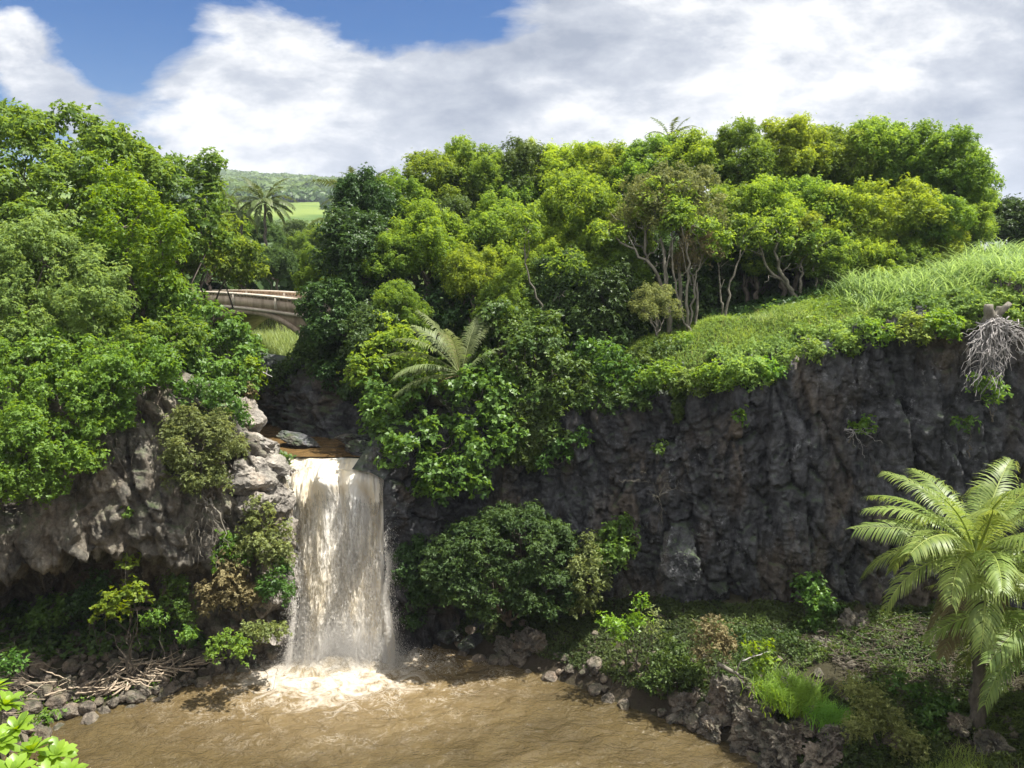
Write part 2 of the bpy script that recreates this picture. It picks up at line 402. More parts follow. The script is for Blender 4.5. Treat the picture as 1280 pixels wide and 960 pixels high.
W = bpy.data.worlds.new("World"); SC.world = W; W.use_nodes = True
wt = W.node_tree; wt.nodes.clear()
class WNT(NT):
    def __init__(s, tree): s.t = tree
w = WNT(wt)
wo = w.n('ShaderNodeOutputWorld')
sky = w.n('ShaderNodeTexSky', sky_type='NISHITA', sun_disc=False, sun_elevation=sun_el, sun_rotation=sun_az, altitude=100, air_density=1.0, dust_density=0.3, ozone_density=2.5)
g = w.n('ShaderNodeTexCoord').outputs['Generated']
sp = w.n('ShaderNodeSeparateXYZ', {0: g})
# cloud layer: direction projected on a high flat layer, so banks flatten towards the horizon
ym = w.math('MAXIMUM', sp.outputs[1], 0.05)
az = w.math('DIVIDE', sp.outputs[0], ym)
el = w.math('DIVIDE', sp.outputs[2], ym)
def gauss(cx, cy, sx, sy, rot=0.0):
    c_, s_ = math.cos(rot), math.sin(rot)
    dx = w.math('SUBTRACT', az, cx); dy = w.math('SUBTRACT', el, cy)
    u = w.math('MULTIPLY', w.math('ADD', w.math('MULTIPLY', dx, c_), w.math('MULTIPLY', dy, s_)), 1 / sx)
    v = w.math('MULTIPLY', w.math('ADD', w.math('MULTIPLY', dx, -s_), w.math('MULTIPLY', dy, c_)), 1 / sy)
    r2 = w.math('ADD', w.math('MULTIPLY', u, u), w.math('MULTIPLY', v, v))
    return w.math('EXPONENT', w.math('MULTIPLY', r2, -1.0))
def px_dir(px, py):
    r = ray(px, py); return r[0] / r[1], r[2] / r[1]
cover = None
CL = [(370, 115, 190, 66, -0.1, 1.05), (560, 165, 260, 62, 0, 1.0), (790, 110, 190, 110, 0.35, 1.1), (1010, 60, 300, 150, 0, 1.25),
      (1200, 120, 260, 160, 0, 1.15), (60, 115, 95, 42, -0.75, 0.62), (15, 35, 70, 35, 0, 0.6), (300, 30, 80, 24, -0.2, 0.45), (400, 215, 240, 40, 0, 1.0), (830, 190, 420, 60, 0, 1.0)]
for px, py, sx, sy, rt, wgt in CL:
    cx, cy = px_dir(px, py)
    gnode = w.math('MULTIPLY', gauss(cx, cy, sx / 960, sy / 960, rt), wgt)
    cover = gnode if cover is None else w.math('ADD', cover, gnode)
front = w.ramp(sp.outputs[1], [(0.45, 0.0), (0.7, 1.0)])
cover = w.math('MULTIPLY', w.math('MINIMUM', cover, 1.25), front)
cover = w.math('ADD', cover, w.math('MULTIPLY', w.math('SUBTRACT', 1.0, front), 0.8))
cvec = w.n('ShaderNodeCombineXYZ', {0: az, 1: w.math('MULTIPLY', el, 2.0), 2: 0.0}).outputs[0]
cvecb = w.mix(front, g, cvec)
n1 = w.noise(cvecb, 4.0, 10, 0.6, 0.25)
n2 = w.noise(w.map(cvecb, (1, 1, 1), (3.1, 1.7, 0)), 9.0, 9, 0.62, 0.15)
dens = w.ramp(w.math('ADD', w.math('MULTIPLY', n1, 1.05), w.math('MULTIPLY', cover, 0.52)), [(0.76, 0.0), (0.90, 1.0)])
n3 = w.noise(w.map(cvecb, (1, 1.3, 1), (0.6, 5.1, 0)), 2.6, 6, 0.5, 0.4)
shade = w.math('ADD', w.math('MULTIPLY', n2, 0.45), w.math('MULTIPLY', n3, 0.55))
ccol = w.ramp(shade, [(0.36, (1.55, 1.75, 2.15)), (0.48, (2.7, 2.85, 3.15)), (0.57, (4.6, 4.6, 4.6))])
skyc = w.n('ShaderNodeHueSaturation', {'Color': sky.outputs[0], 'Hue': 0.512, 'Saturation': 1.6, 'Value': 0.42}).outputs[0]
ccol = w.mix(front, (6.5, 6.5, 6.5), ccol)      # clouds out of view, brightened to lift the fill in the shade
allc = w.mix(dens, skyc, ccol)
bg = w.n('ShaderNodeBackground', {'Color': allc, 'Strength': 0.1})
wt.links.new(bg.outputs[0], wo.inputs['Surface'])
SC.view_settings.view_transform = 'Standard'; SC.view_settings.look = 'None'
SC.view_settings.exposure = 1.25; SC.view_settings.gamma = 1
SC.cycles.max_bounces = 6; SC.cycles.diffuse_bounces = 3; SC.cycles.glossy_bounces = 2
SC.cycles.transmission_bounces = 3; SC.cycles.transparent_max_bounces = 12; SC.cycles.volume_bounces = 0
SC.cycles.caustics_reflective = False; SC.cycles.caustics_refractive = False

# ---------------------------------------------------------------- terrain
# rim of the basin: (x, y, rim height)
RIM_L = np.array([(-60, 6, 12.5), (-33, 20, 12.5), (-26, 24, 12.5), (-20.5, 26.6, 12.3), (-17.2, 28.2, 12.0), (-14.2, 29.3, 12.0), (-12.0, 30.4, 11.6), (-11.1, 31.0, 9.8), (-10.2, 31.3, 9.0), (-9.7, 31.7, 8.5)])
RIM_R = np.array([(-5.0, 31.8, 8.4), (-4.5, 32.6, 9.6), (-2.6, 33.5, 10.6), (1, 33.6, 11.0), (4.5, 33.0, 11.4), (8.0, 32.2, 11.9), (10.6, 31.7, 12.9), (13.3, 31.0, 14.25), (16.6, 30.3, 15.35), (20.2, 29.3, 16.1), (26, 27, 16.7), (34, 22, 17), (60, 8, 17.5)])
BASIN = np.vstack([RIM_L[:, :2], RIM_R[:, :2], [(60, -60)], [(-60, -60)]])
shore_px = [(372, 812), (300, 832), (245, 850), (190, 872), (120, 888), (60, 905), (20, 930)]
shore_r = [(490, 792), (560, 810), (625, 826), (700, 850), (790, 884), (850, 905), (905, 925), (968, 960), (1005, 990)]
SH = [tuple(atz(a, b, 0)[:2]) for a, b in shore_px[::-1]] + [(-9.0, 33.4), (-5.0, 33.4)] + [tuple(atz(a, b, 0)[:2]) for a, b in shore_r] + [(9.5, 19), (6, 16.5), (-4, 15.5), (-13, 16.5), (-17.5, 20)]
SH = np.array(SH)

def seg_dist(x, y, poly, closed=True):
    d = np.full(np.shape(x), 1e9); n = len(poly)
    for i in range(n if closed else n - 1):
        ax, ay = poly[i]; bx, by = poly[(i + 1) % n]
        vx, vy = bx - ax, by - ay
        t = np.clip(((x - ax) * vx + (y - ay) * vy) / (vx * vx + vy * vy + 1e-9), 0, 1)
        d = np.minimum(d, np.hypot(x - ax - t * vx, y - ay - t * vy))
    return d
def inside(x, y, poly):
    r = np.zeros(np.shape(x), bool); n = len(poly)
    for i in range(n):
        ax, ay = poly[i]; bx, by = poly[(i + 1) % n]
        c = ((ay > y) != (by > y))
        with np.errstate(divide='ignore', invalid='ignore'):
            xi = (bx - ax) * (y - ay) / (by - ay + 1e-12) + ax
        r ^= c & (x < xi)
    return r

CTRL = np.array([(x, y, z) for x, y, z in RIM_L] + [(x, y, z) for x, y, z in RIM_R] + [
    (-20, 31, 13), (-16, 33.5, 13.3), (-13.6, 34, 13), (-12.6, 33, 12.2), (-25, 33, 14), (-20, 42, 14.5), (-30, 45, 16), (-25, 56, 14.8), (-30, 62, 15.2), (-40, 40, 17), (-22, 48, 13.6),
    (-10.6, 32.6, 9.2), (-10.2, 34, 9.3),
    (-3, 37, 11.2), (0, 40, 12.5), (-6.5, 40, 11.6), (-9, 42, 12.2), (-9, 46, 13.8), (-4, 50, 14.2), (-12, 46, 12.5), (5, 37, 12.6), (6.8, 36, 13.5), (10, 36.5, 14.3), (13.5, 37, 14.9), (17, 37.5, 15.8), (22, 35, 16.4), (24, 40, 17), (5, 45, 14.3), (15, 46, 15.8), (0, 60, 15.5),
    (25, 50, 17), (40, 40, 18), (-19.5, 60, 10.8), (-20, 68, 13.4), (-24, 75, 14.5), (-15, 62, 12.5), (-12, 75, 15), (20, 70, 17), (-40, 70, 16)], float)
CH = np.array([(-7.4, 31.5, 8.0), (-7.6, 34.0, 8.0), (-9.6, 36.2, 8.1), (-14, 39, 8.2), (-16.8, 46, 8.6), (-18, 53, 9.4), (-19, 60, 10.8)])
FD = np.array([0, 60, 100, 200, 300, 400, 450, 650, 900, 1300, 1800, 2600, 6000], float)
FZ = np.array([15, 15.2, 15.5, 18.0, 22, 33, 42, 68, 88, 135, 190, 180, 140], float)

def upland(x, y):
    x = np.asarray(x, float); y = np.asarray(y, float)
    num = 0; den = 0
    for cx, cy, cz in CTRL:
        wgt = 1.0 / ((x - cx) ** 2 + (y - cy) ** 2 + 1.2) ** 1.6
        num = num + wgt * cz; den = den + wgt
    z = num / den
    D = np.hypot(x, y)
    azn = np.arctan2(x, np.maximum(y, 1))
    fz = np.interp(D, FD, FZ)
    low_ = sstep(-0.12, 0.02, azn); fz = fz * (1 - low_) + 12 * low_
    P = np.stack([x * 0.004, y * 0.004, 0 * x], -1)
    far_n = fbm(P, 5, 5) * sstep(350, 1500, D) * 26 * (1 - low_)
    ridge = (1 - low_) * 14 * np.sin(azn * 13 + 0.5) * sstep(700, 1600, D)
    fz = fz + far_n + ridge * 0.5
    return z + (fz - z) * sstep(70, 130, D)

_off = np.array([5.2, 5.2, 5.2, 5.2, 4.8, 3.8, 2.2, 0.8, 0.3, 0.0])
_ln = unit_ = np.gradient(RIM_L[:, :2], axis=0); _ln = _ln / np.hypot(_ln[:, 0], _ln[:, 1])[:, None]
RIM_LG = RIM_L[:, :2] + np.stack([-_ln[:, 1], _ln[:, 0]], 1) * _off[:, None]
BASING = np.vstack([RIM_LG, RIM_R[:, :2], [(60, -60)], [(-60, -60)]])
def ground_h(x, y):
    x = np.asarray(x, float); y = np.asarray(y, float)
    up = upland(x, y)
    # stream channel cut through the upland
    best = np.full(x.shape, 1e9); fl = np.zeros(x.shape)
    for i in range(len(CH) - 1):
        a, b = CH[i], CH[i + 1]; v = b[:2] - a[:2]
        t = np.clip(((x - a[0]) * v[0] + (y - a[1]) * v[1]) / (v @ v), 0, 1)
        d = np.hypot(x - a[0] - t * v[0], y - a[1] - t * v[1])
        f = a[2] + (b[2] - a[2]) * t
        m = d < best; fl = np.where(m, f, fl); best = np.minimum(best, d)
    hw = 2.3
    cz = fl + (up - fl) * sstep(hw, hw + 2.6, best)
    up = np.where(best < hw + 2.6, np.minimum(up, cz), up)
    up = up + fbm(np.stack([x * 0.4, y * 0.4, 0 * x], -1), 3, 9) * 0.25 * sstep(1.0, 3, best)
    # basin floor: pool bed, banks, and the bluff under the viewer
    ins = inside(x, y, SH); ds = seg_dist(x, y, SH)
    bank = np.where(ins, -np.minimum(ds * 0.6, 1.4), np.where(x < -4, np.interp(ds, [0, 0.6, 2.5, 5, 9], [0, 0.35, 1.2, 1.9, 2.4]), np.interp(ds, [0, 0.5, 1.5, 4, 9], [0.0, 0.6, 1.3, 2.2, 3.0])))
    bank = bank + fbm(np.stack([x * 0.9, y * 0.9, 0 * x], -1), 3, 3) * 0.22 * sstep(0.3, 1.5, np.where(ins, 0, ds))
    bl = 17.0 * sstep(9.0, 0.6, y) - 2.0
    low = np.maximum(bank, bl) if True else bank
    inb = inside(x, y, BASING); db = seg_dist(x, y, BASING)
    s = np.where(inb, 0.0, sstep(0.25, 1.3, db))
    return low + (up - low) * s
def gz(x, y): return float(ground_h(np.array([x]), np.array([y]))[0])

def axis(lo, hi, step, far_lo, far_hi, grow=1.13):
    c = list(np.arange(lo, hi + 1e-6, step)); s = step
    while c[-1] < far_hi: s *= grow; c.append(c[-1] + s)
    s = step
    while c[0] > far_lo: s *= grow; c.insert(0, c[0] - s)
    return np.array(c)
gx = axis(-42, 36, 0.33, -5000, 5000, 1.07); gy = axis(-2, 66, 0.33, -1500, 6500, 1.04)
GX, GY = np.meshgrid(gx, gy, indexing='ij')
GZ = ground_h(GX.ravel(), GY.ravel())
GZ2 = GZ.reshape(GX.shape)
def ground_s(x, y):
    x = np.asarray(x, float); y = np.asarray(y, float)
    i = np.clip(np.searchsorted(gx, x) - 1, 0, len(gx) - 2); j = np.clip(np.searchsorted(gy, y) - 1, 0, len(gy) - 2)
    fx = np.clip((x - gx[i]) / (gx[i + 1] - gx[i]), 0, 1); fy = np.clip((y - gy[j]) / (gy[j + 1] - gy[j]), 0, 1)
    return (GZ2[i, j] * (1 - fx) + GZ2[i + 1, j] * fx) * (1 - fy) + (GZ2[i, j + 1] * (1 - fx) + GZ2[i + 1, j + 1] * fx) * fy
def gz(x, y): return float(ground_s(x, y))
gm = raw_mesh("ground", np.stack([GX.ravel(), GY.ravel(), GZ], -1), grid_faces(len(gx), len(gy)), smooth=True)
tag(link("ground", gm, M['ground']), "grassy ground and hills around the gorge", None, None, 'structure')

# ---------------------------------------------------------------- cliffs
def cliff(name, label, stations, mat, nv, step, amp, seed, fl=(0.0, 1.0), cellw=1.6, cellh=2.6, flute=0.0, smooth=False, rough_=0.6, ledge=0.28, blk=1.0):
    """stations: (x, y, [(out, z), ...]) with 'out' metres towards the basin; the sheet runs along them"""
    S = np.array([(a[0], a[1]) for a in stations], float)
    PR = np.array([a[2] for a in stations], float)          # n,k,2
    seg = np.r_[0, np.cumsum(np.hypot(*np.diff(S, axis=0).T))]
    su = np.arange(0, seg[-1], step); nu = len(su)
    cx = np.interp(su, seg, S[:, 0]); cy = np.interp(su, seg, S[:, 1])
    ker = np.hanning(int(1.6 / step) | 1); ker /= ker.sum(); h = len(ker) // 2
    sm = lambda a: np.convolve(np.pad(a, h, mode='edge'), ker, 'valid')
    cxs, cys = sm(cx), sm(cy)
    tx, ty = np.gradient(cxs), np.gradient(cys); l = np.hypot(tx, ty); tx /= l; ty /= l
    nx, ny = ty, -tx                                         # towards the basin when the line runs left to right
    K = PR.shape[1]
    O = np.stack([sm(np.interp(su, seg, PR[:, k, 0])) for k in range(K)], 1)
    Z = np.stack([sm(np.interp(su, seg, PR[:, k, 1])) for k in range(K)], 1)
    arc = np.r_[0, np.cumsum(np.mean(np.hypot(np.diff(O, axis=1), np.diff(Z, axis=1)), 0))]
    tv = np.linspace(0, arc[-1], nv)
    Of = np.stack([np.interp(tv, arc, O[i]) for i in range(nu)]); Zf = np.stack([np.interp(tv, arc, Z[i]) for i in range(nu)])
    kv = np.hanning(9); kv /= kv.sum()
    for i in range(nu):
        Of[i] = np.convolve(np.pad(Of[i], 4, mode='edge'), kv, 'valid'); Zf[i] = np.convolve(np.pad(Zf[i], 4, mode='edge'), kv, 'valid')
    P = np.stack([cxs[:, None] + nx[:, None] * Of, cys[:, None] + ny[:, None] * Of, Zf], -1)
    du = np.gradient(P, axis=0); dv = np.gradient(P, axis=1)
    N = np.cross(du, dv); N /= np.linalg.norm(N, axis=2)[..., None] + 1e-9
    flip = np.sign((N[..., 0] * nx[:, None] + N[..., 1] * ny[:, None]).mean()); N *= flip
    U = su[:, None] + 0 * tv[None]; T = 0 * su[:, None] + tv[None]
    wx = vnoise(P * 0.5, seed) * 0.8; wy = vnoise(P * 0.5 + 31, seed) * 0.8
    d = fbm(P * np.array([0.28, 0.28, 0.22]), 2, seed + 1) * 0.85
    f1, e1, c1, c1b = voro((U + wx * rough_ + 0.18 * T) / cellw, (T + wy * rough_) / cellh, seed + 2)
    d0_ = d.copy(); ox, oy = voro.off; q1 = np.mod(c1 * 7.31, 1) - 0.5; q2 = np.mod(c1b * 5.17, 1) - 0.5
    d += (c1 - 0.5) * 0.6 + (np.minimum(e1, 0.10) / 0.10 - 1) * 0.30 + (ox * q1 * 1.5 + oy * q2 * 1.7) * 0.7
    f2, e2, c2, _ = voro((U + wx * 0.6) / (cellw * 0.42), (T + wy * 0.6) / (cellh * 0.36), seed + 4)
    ox, oy = voro.off; q1 = np.mod(c2 * 7.31, 1) - 0.5; q2 = np.mod(c2 * 15.17, 1) - 0.5
    d += (c2 - 0.5) * 0.36 + (np.minimum(e2, 0.10) / 0.10 - 1) * 0.16 + (ox * q1 + oy * q2) * 0.5
    d = d0_ + (d - d0_) * blk
    f3, e3, c3, _ = voro((U + 0.3 * wy) / (cellw * 0.2), (T + 0.3 * wx) / (cellh * 0.13), seed + 5)
    d += (c3 - 0.5) * 0.17
    lm = 0.5 + 0.5 * np.sign(vnoise(P * np.array([0.3, 0.3, 0.3]), seed + 15)) * np.minimum(1, np.abs(vnoise(P * np.array([0.3, 0.3, 0.3]), seed + 15)) * 4)
    tt_ = (T + 0.25 * vnoise(P * 0.6, seed + 16)) / 0.75
    d += (np.mod(tt_, 1) ** 2 - 0.4) * ledge * lm                       # ledges
    d += -np.abs(fbm(P * np.array([1.5, 1.5, 0.7]), 4, seed + 6, 0.6)) * 0.55 + 0.1
    d += fbm(P * 5.5, 3, seed + 8, 0.7) * 0.13
    if flute:
        ph = (U + 1.2 * vnoise(np.stack([U * 0.12, T * 0.25, 0 * U], -1), seed + 9) * 1.5) / 1.15
        d += flute * (np.abs(np.mod(ph + 0.25 * vnoise(np.stack([U * 0.9, T * 1.6, 0 * U], -1), seed + 19), 1) * 2 - 1) - 0.5)
    eu = sstep(0, 0.8, U) * sstep(0, 0.8, su[-1] - U)
    top = sstep(0, 1.0, arc[-1] - T) * sstep(0.0, 0.6, T + 0.3)
    P = P + N * (d * amp * eu * top)[..., None]
    me = raw_mesh(name, P.reshape(-1, 3), grid_faces(nu, nv) if flip < 0 else grid_faces(nu, nv)[:, ::-1], smooth=smooth)
    o = link(name, me, mat); tag(o, label, None, None, 'structure')
    return o, P

def R_(x, y, zr, base, lean=0.6, back=3.0):
    return (x, y, [(0.9, base - 1.0), (0.5, base + 0.8), (0.35, base + (zr - base) * 0.35), (0.1, base + (zr - base) * 0.6), (0.25, zr - 1.2), (0.15, zr - 0.25), (-0.7, zr + 0.12), (-back, zr + 0.22)])
stR = [(-5.3, 31.2, [(-0.3, -1), (-0.2, 2), (-0.4, 4), (-0.3, 6), (-0.3, 7.5), (-0.2, 7.9), (-0.9, 8.1), (-2.0, 8.1)])]
stR += [R_(x, y, z, b, back=k) for x, y, z, b, k in [(-4.5, 32.6, 9.6, 0, 1.6), (-2.6, 33.5, 10.6, 0.4, 2), (1, 33.6, 11.0, 1.0, 2.5), (4.5, 33.0, 11.4, 1.4, 2.5), (8.0, 32.2, 11.9, 1.6, 2.5), (10.6, 31.7, 12.9, 1.7, 2.5), (13.3, 31.0, 14.25, 1.8, 2.5), (16.6, 30.3, 15.35, 2.0, 2.5), (20.2, 29.3, 16.1, 2.2, 2.5), (26, 27, 16.7, 2.5, 2.5), (34, 22, 17, 3, 2.5), (50, 13, 17, 3, 2.5)]]
cliffR, PRt = cliff("cliff_right", "tall dark basalt cliff in shade right of the waterfall", stR, M['cliff'], 240, 0.08, 0.75, 11, cellw=0.9, cellh=3.8, rough_=0.35, ledge=0.08, flute=0.28)

def L_(x, y, zr, lip, caveback=4.0, capz=None):
    # bank foot deep in the cave, back wall, roof of the overhang, lip, face, rim
    return (x, y, [(-caveback + 0.2, 0.6), (-caveback - 0.3, lip * 0.45), (-caveback * 0.75, lip * 0.8), (-0.9, lip - 0.3), (0.9, lip + 0.15), (0.95, lip + 1.4), (0.1, lip + (zr - lip) * 0.6), (-0.7, zr - 0.35), (-1.5, zr + 0.1), (-caveback - 2.2, zr + 1.3)])
def LR_(x, y, zr, outs=0.0):
    return (x, y, [(0.5 + outs, -0.8), (0.4 + outs, 0.8), (0.35 + outs, 1.6), (0.3 + outs, 2.6), (0.3 + outs, 3.6), (0.25 + outs, zr * 0.55), (0.2 + outs, zr * 0.75), (0.1 + outs * 0.6, zr - 0.6), (-0.3, zr), (-1.8, zr + 0.15)])
stL = [L_(-50, 11, 12.5, 4.5, 3), L_(-33, 20, 12.5, 4.8, 4), L_(-26, 24, 12.5, 5.0, 4.5), L_(-20.5, 26.6, 12.3, 5.2, 4.8), L_(-17.2, 28.2, 12.0, 5.9, 4.2), L_(-14.8, 29.1, 12.0, 5.8, 3.2), L_(-13.2, 29.7, 12.0, 5.0, 2.2),
       (-12.0, 30.4, [(0.0, 0.4), (-0.2, 1.8), (-0.6, 3.4), (-0.5, 4.3), (0.2, 4.8), (0.3, 6.3), (0.0, 9.2), (0, 11.2), (-0.7, 11.7), (-3.0, 12.2)]),
       LR_(-11.1, 31.0, 9.8), LR_(-10.3, 31.2, 9.0, 0.1), (-9.75, 31.4, [(0.3, -0.8), (0.3, 0.8), (0.25, 1.6), (0.2, 2.6), (0.2, 3.6), (0.1, 5), (0.1, 6.6), (0.0, 7.6), (-0.5, 8.2), (-1.6, 8.3)]),
       (-9.3, 31.9, [(-0.1, -0.8), (-0.1, 0.8), (-0.1, 1.6), (-0.1, 2.6), (-0.1, 3.6), (-0.1, 5), (-0.1, 6.4), (-0.1, 7.2), (-0.6, 7.9), (-1.4, 7.9)])]
cliffL, PLt = cliff("cliff_left", "overhanging grey brown cliff above the dark cave left of the waterfall", stL, M['cliff_warm'], 260, 0.07, 0.55, 23, cellw=0.9, cellh=3.2, flute=0.85, rough_=0.3, blk=1.0, ledge=0.4)
# rock behind the falling water
stF = [(-9.9, 33.2, [(0.3, -1), (0.2, 2), (0.3, 4.5), (0.2, 6.4), (0.1, 7.6), (-0.6, 8.12), (-2.6, 8.0)]),
       (-7.5, 33.2, [(0.1, -1), (0.1, 2), (0.2, 4.5), (0.2, 6.0), (0.0, 7.4), (-0.6, 8.1), (-2.6, 7.9)]),
       (-4.6, 33.3, [(0.0, -1), (0.0, 2), (0.1, 4.5), (0.1, 6.0), (0.0, 7.2), (-0.5, 7.9), (-2.6, 7.9)])]
cliff("cliff_behind_water", "wet dark rock step behind the falling water", stF, M['cliff'], 90, 0.1, 0.3, 31, cellw=0.9, cellh=1.1)
# far wall of the upper pool and shore rocks of the upper stream
stG = [(x, y, [(0.8, 7.6), (0.4, 8.6), (0.15, 9.6), (0.0, 10.6), (-0.5, 11.5), (-1.6, zr)]) for x, y, zr in [(-17.5, 44, 12.0), (-14.5, 41.3, 12.1), (-12.2, 39.8, 12.0), (-10.0, 38.2, 11.9), (-7.2, 36.8, 11.8), (-5.4, 35.4, 11.6), (-4.3, 33.6, 10.9), (-3.9, 32.4, 10.2)]]
cliff("gorge_wall", "dark rock wall of the gorge behind the upper pool", stG, M['cliff'], 80, 0.1, 0.7, 41, cellw=1.2, cellh=1.5)
# ---------------------------------------------------------------- water
def sheet(name, label, x0, x1, y0, y1, z, step, amp, mat, seed):
    X, Y = np.meshgrid(np.arange(x0, x1, step), np.arange(y0, y1, step), indexing='ij')
    P = np.stack([X * 1.1, Y * 1.6, 0 * X], -1)
    d = np.hypot((X - IMPACT[0]) / 1.4, Y - IMPACT[1])
    Zs = z + amp * (fbm(P, 4, seed) * (0.5 + 2.4 * np.exp(-(d / 3.0) ** 2)))
    me = raw_mesh(name, np.stack([X, Y, Zs], -1).reshape(-1, 3), grid_faces(X.shape[0], X.shape[1]), smooth=True)
    o = link(name, me, mat); return tag(o, label, None, None, 'structure')
sheet("pool_water", "muddy brown plunge pool below the waterfall", -24, 13, 13, 33.2, 0.0, 0.09, 0.10, M['pool'], 51)
sheet("upper_water", "brown water of the upper pool above the falls", -19, -4.2, 33.55, 47, 8.46, 0.12, 0.05, M['upper'], 52)

# waterfall: rows follow the water from the slick above the lip down to the pool
def fall_sheet(name, xl, xr, shift, mat, nu, nv, amp, seed, thin=0.0, parent=None, edge=0.22, prof=None):
    v = np.linspace(0, 1, nv)
    # drop profile: (v, y, z)
    PV = prof or [(0.0, 34.6, 8.2), (0.06, 34.0, 8.42), (0.13, 33.4, 8.36), (0.2, 32.7, 7.7), (0.28, 32.35, 6.7), (0.42, 31.95, 4.9), (0.7, 31.45, 2.2), (0.93, 31.1, 0.05), (1.0, 31.05, -0.4)]
    PV = np.array(PV)
    y = np.interp(v, PV[:, 0], PV[:, 1]); z = np.interp(v, PV[:, 0], PV[:, 2])
    ker = np.hanning(13); ker /= ker.sum()
    y = np.convolve(np.pad(y, 6, mode='edge'), ker, 'valid'); z = np.convolve(np.pad(z, 6, mode='edge'), ker, 'valid')
    XL = np.interp(v, *zip(*xl)); XR = np.interp(v, *zip(*xr))
    u = np.linspace(0, 1, nu)
    U, V = np.meshgrid(u, v, indexing='ij')
    X = XL[None] + (XR - XL)[None] * U
    Y = y[None] + 0 * U - shift; Z = z[None] + 0 * U
    rg_ = vnoise(np.stack([X * 1.6, 0 * X, 0 * X + 3], -1), 88) * 0.22
    Z = Z + (0.12 * (1 - U) - 0.55 * U ** 1.5 + rg_) * sstep(0.10, 0.19, V) * (1 - sstep(0.19, 0.36, V)); Y = Y - 0.5 * U * (1 - sstep(0.1, 0.34, V)) - rg_
    fl = np.stack([X * 1.0, V * 11 + X * 0.15, 0 * X], -1)
    n = fbm(np.stack([X * 2.2, V * 5, 0 * X], -1), 5, seed, 0.6) + 0.5 * fbm(np.stack([X * 7, V * 16, 0 * X], -1), 3, seed + 5)
    n = n + 1.5 * fbm(np.stack([X * 0.9 + V * 0.6, V * 2.2, 0 * X], -1), 3, seed + 7) - 0.9 * np.abs(fbm(np.stack([X * 1.9, V * 3.5, 0 * X + 9], -1), 3, seed + 8))
    a = amp * (0.5 + 0.9 * sstep(0.08, 0.35, V))
    hump = 0.75 * np.exp(-((X + 8.1) / 0.5) ** 2 - ((V - 0.2) / 0.05) ** 2) + 0.45 * np.exp(-((X + 6.2) / 0.7) ** 2 - ((V - 0.15) / 0.04) ** 2) + 0.35 * np.exp(-((X + 9.2) / 0.35) ** 2 - ((V - 0.26) / 0.06) ** 2)       # ledge that kicks the water out
    Y = Y - n * a - hump; Z = Z + n * a * 0.5 * (1 - sstep(0.2, 0.5, V)) + 0.3 * hump
    X = X + 0.12 * fbm(np.stack([X * 3, V * 9, 0 * X + 4], -1), 3, seed + 2)
    e = np.minimum(U, 1 - U) / edge
    ed = (np.clip(e, 0, 1) - 1) * 0.30 - thin * (V > 0.25) * sstep(0.35, 0.9, U) 
    ed = ed + 0.25 * (1 - sstep(0.12, 0.3, V)) * np.clip(e * 2, 0, 1)
    me = raw_mesh(name, np.stack([X, Y, Z], -1).reshape(-1, 3), grid_faces(nu, nv), smooth=True)
    A = me.attributes.new("flow", 'FLOAT_VECTOR', 'POINT')
    F3 = np.stack([fl[..., 0], fl[..., 1], ed], -1).reshape(-1, 3).astype(np.float32)
    A.data.foreach_set("vector", np.ascontiguousarray(F3).ravel())
    return link(name, me, mat, parent)
FXL = [(0, -10.3), (0.1, -10.3), (0.16, -10.25), (0.24, -9.95), (0.3, -9.6), (0.42, -9.45), (0.7, -9.3), (1, -9.5)]
FXR = [(0, -7.4), (0.05, -6.6), (0.1, -5.9), (0.16, -5.45), (0.24, -5.2), (0.34, -5.4), (0.5, -5.2), (0.62, -5.35), (0.8, -5.15), (1, -5.0)]
fw = fall_sheet("waterfall", FXL, FXR, 0.0, M['fall'], 240, 340, 0.24, 61, edge=0.10)
tag(fw, "cream white waterfall dropping over the rock lip into the brown pool", "waterfall", None, 'structure')
fall_sheet("water_veil", [(a, b - 0.12) for a, b in FXL], [(a, b + 0.12) for a, b in FXR], 0.28, M['fall2'], 230, 300, 0.26, 71, thin=0.03, parent=fw, edge=0.14,
           prof=[(0.0, 33.5, 8.1), (0.13, 33.3, 8.1), (0.2, 32.7, 7.65), (0.28, 32.3, 6.7), (0.42, 31.95, 4.9), (0.7, 31.45, 2.2), (0.93, 31.1, 0.05), (1.0, 31.05, -0.4)])
def drops(name, C, S, D, parent, rng):
    n = len(C); ax = D / (np.linalg.norm(D, axis=1)[:, None] + 1e-9)
    r = rng.normal(size=(n, 3)); s = np.cross(ax, r); s /= np.linalg.norm(s, axis=1)[:, None]; t = np.cross(ax, s)
    L = S[:, :1]; Wd = S[:, 1:2]
    V = np.stack([C - ax * L, C + s * Wd, C + t * Wd, C - (s + t) * Wd * 0.7, C + ax * L], 1).reshape(-1, 3)
    b = np.arange(n)[:, None] * 5
    F = np.concatenate([b + np.array([[0, 2, 1]]), b + np.array([[0, 3, 2]]), b + np.array([[0, 1, 3]]), b + np.array([[4, 1, 2]]), b + np.array([[4, 2, 3]]), b + np.array([[4, 3, 1]])])
    me = raw_mesh(name, V, F); o = link(name, me, M['spray'], parent); o["kind"] = "stuff"; return o
rng = np.random.default_rng(5)
n = 46000
v = rng.uniform(0.05, 1, n) ** 0.8
PVt = np.array([(0.0, 33.5, 8.3), (0.13, 33.2, 8.1), (0.28, 32.3, 6.7), (0.42, 31.95, 4.9), (0.7, 31.4, 2.2), (1.0, 31.1, 0.0)])
yy = np.interp(v, PVt[:, 0], PVt[:, 1]); zz = np.interp(v, PVt[:, 0], PVt[:, 2])
xl = np.interp(v, *zip(*FXL)); xr = np.interp(v, *zip(*FXR))
side = rng.random(n)
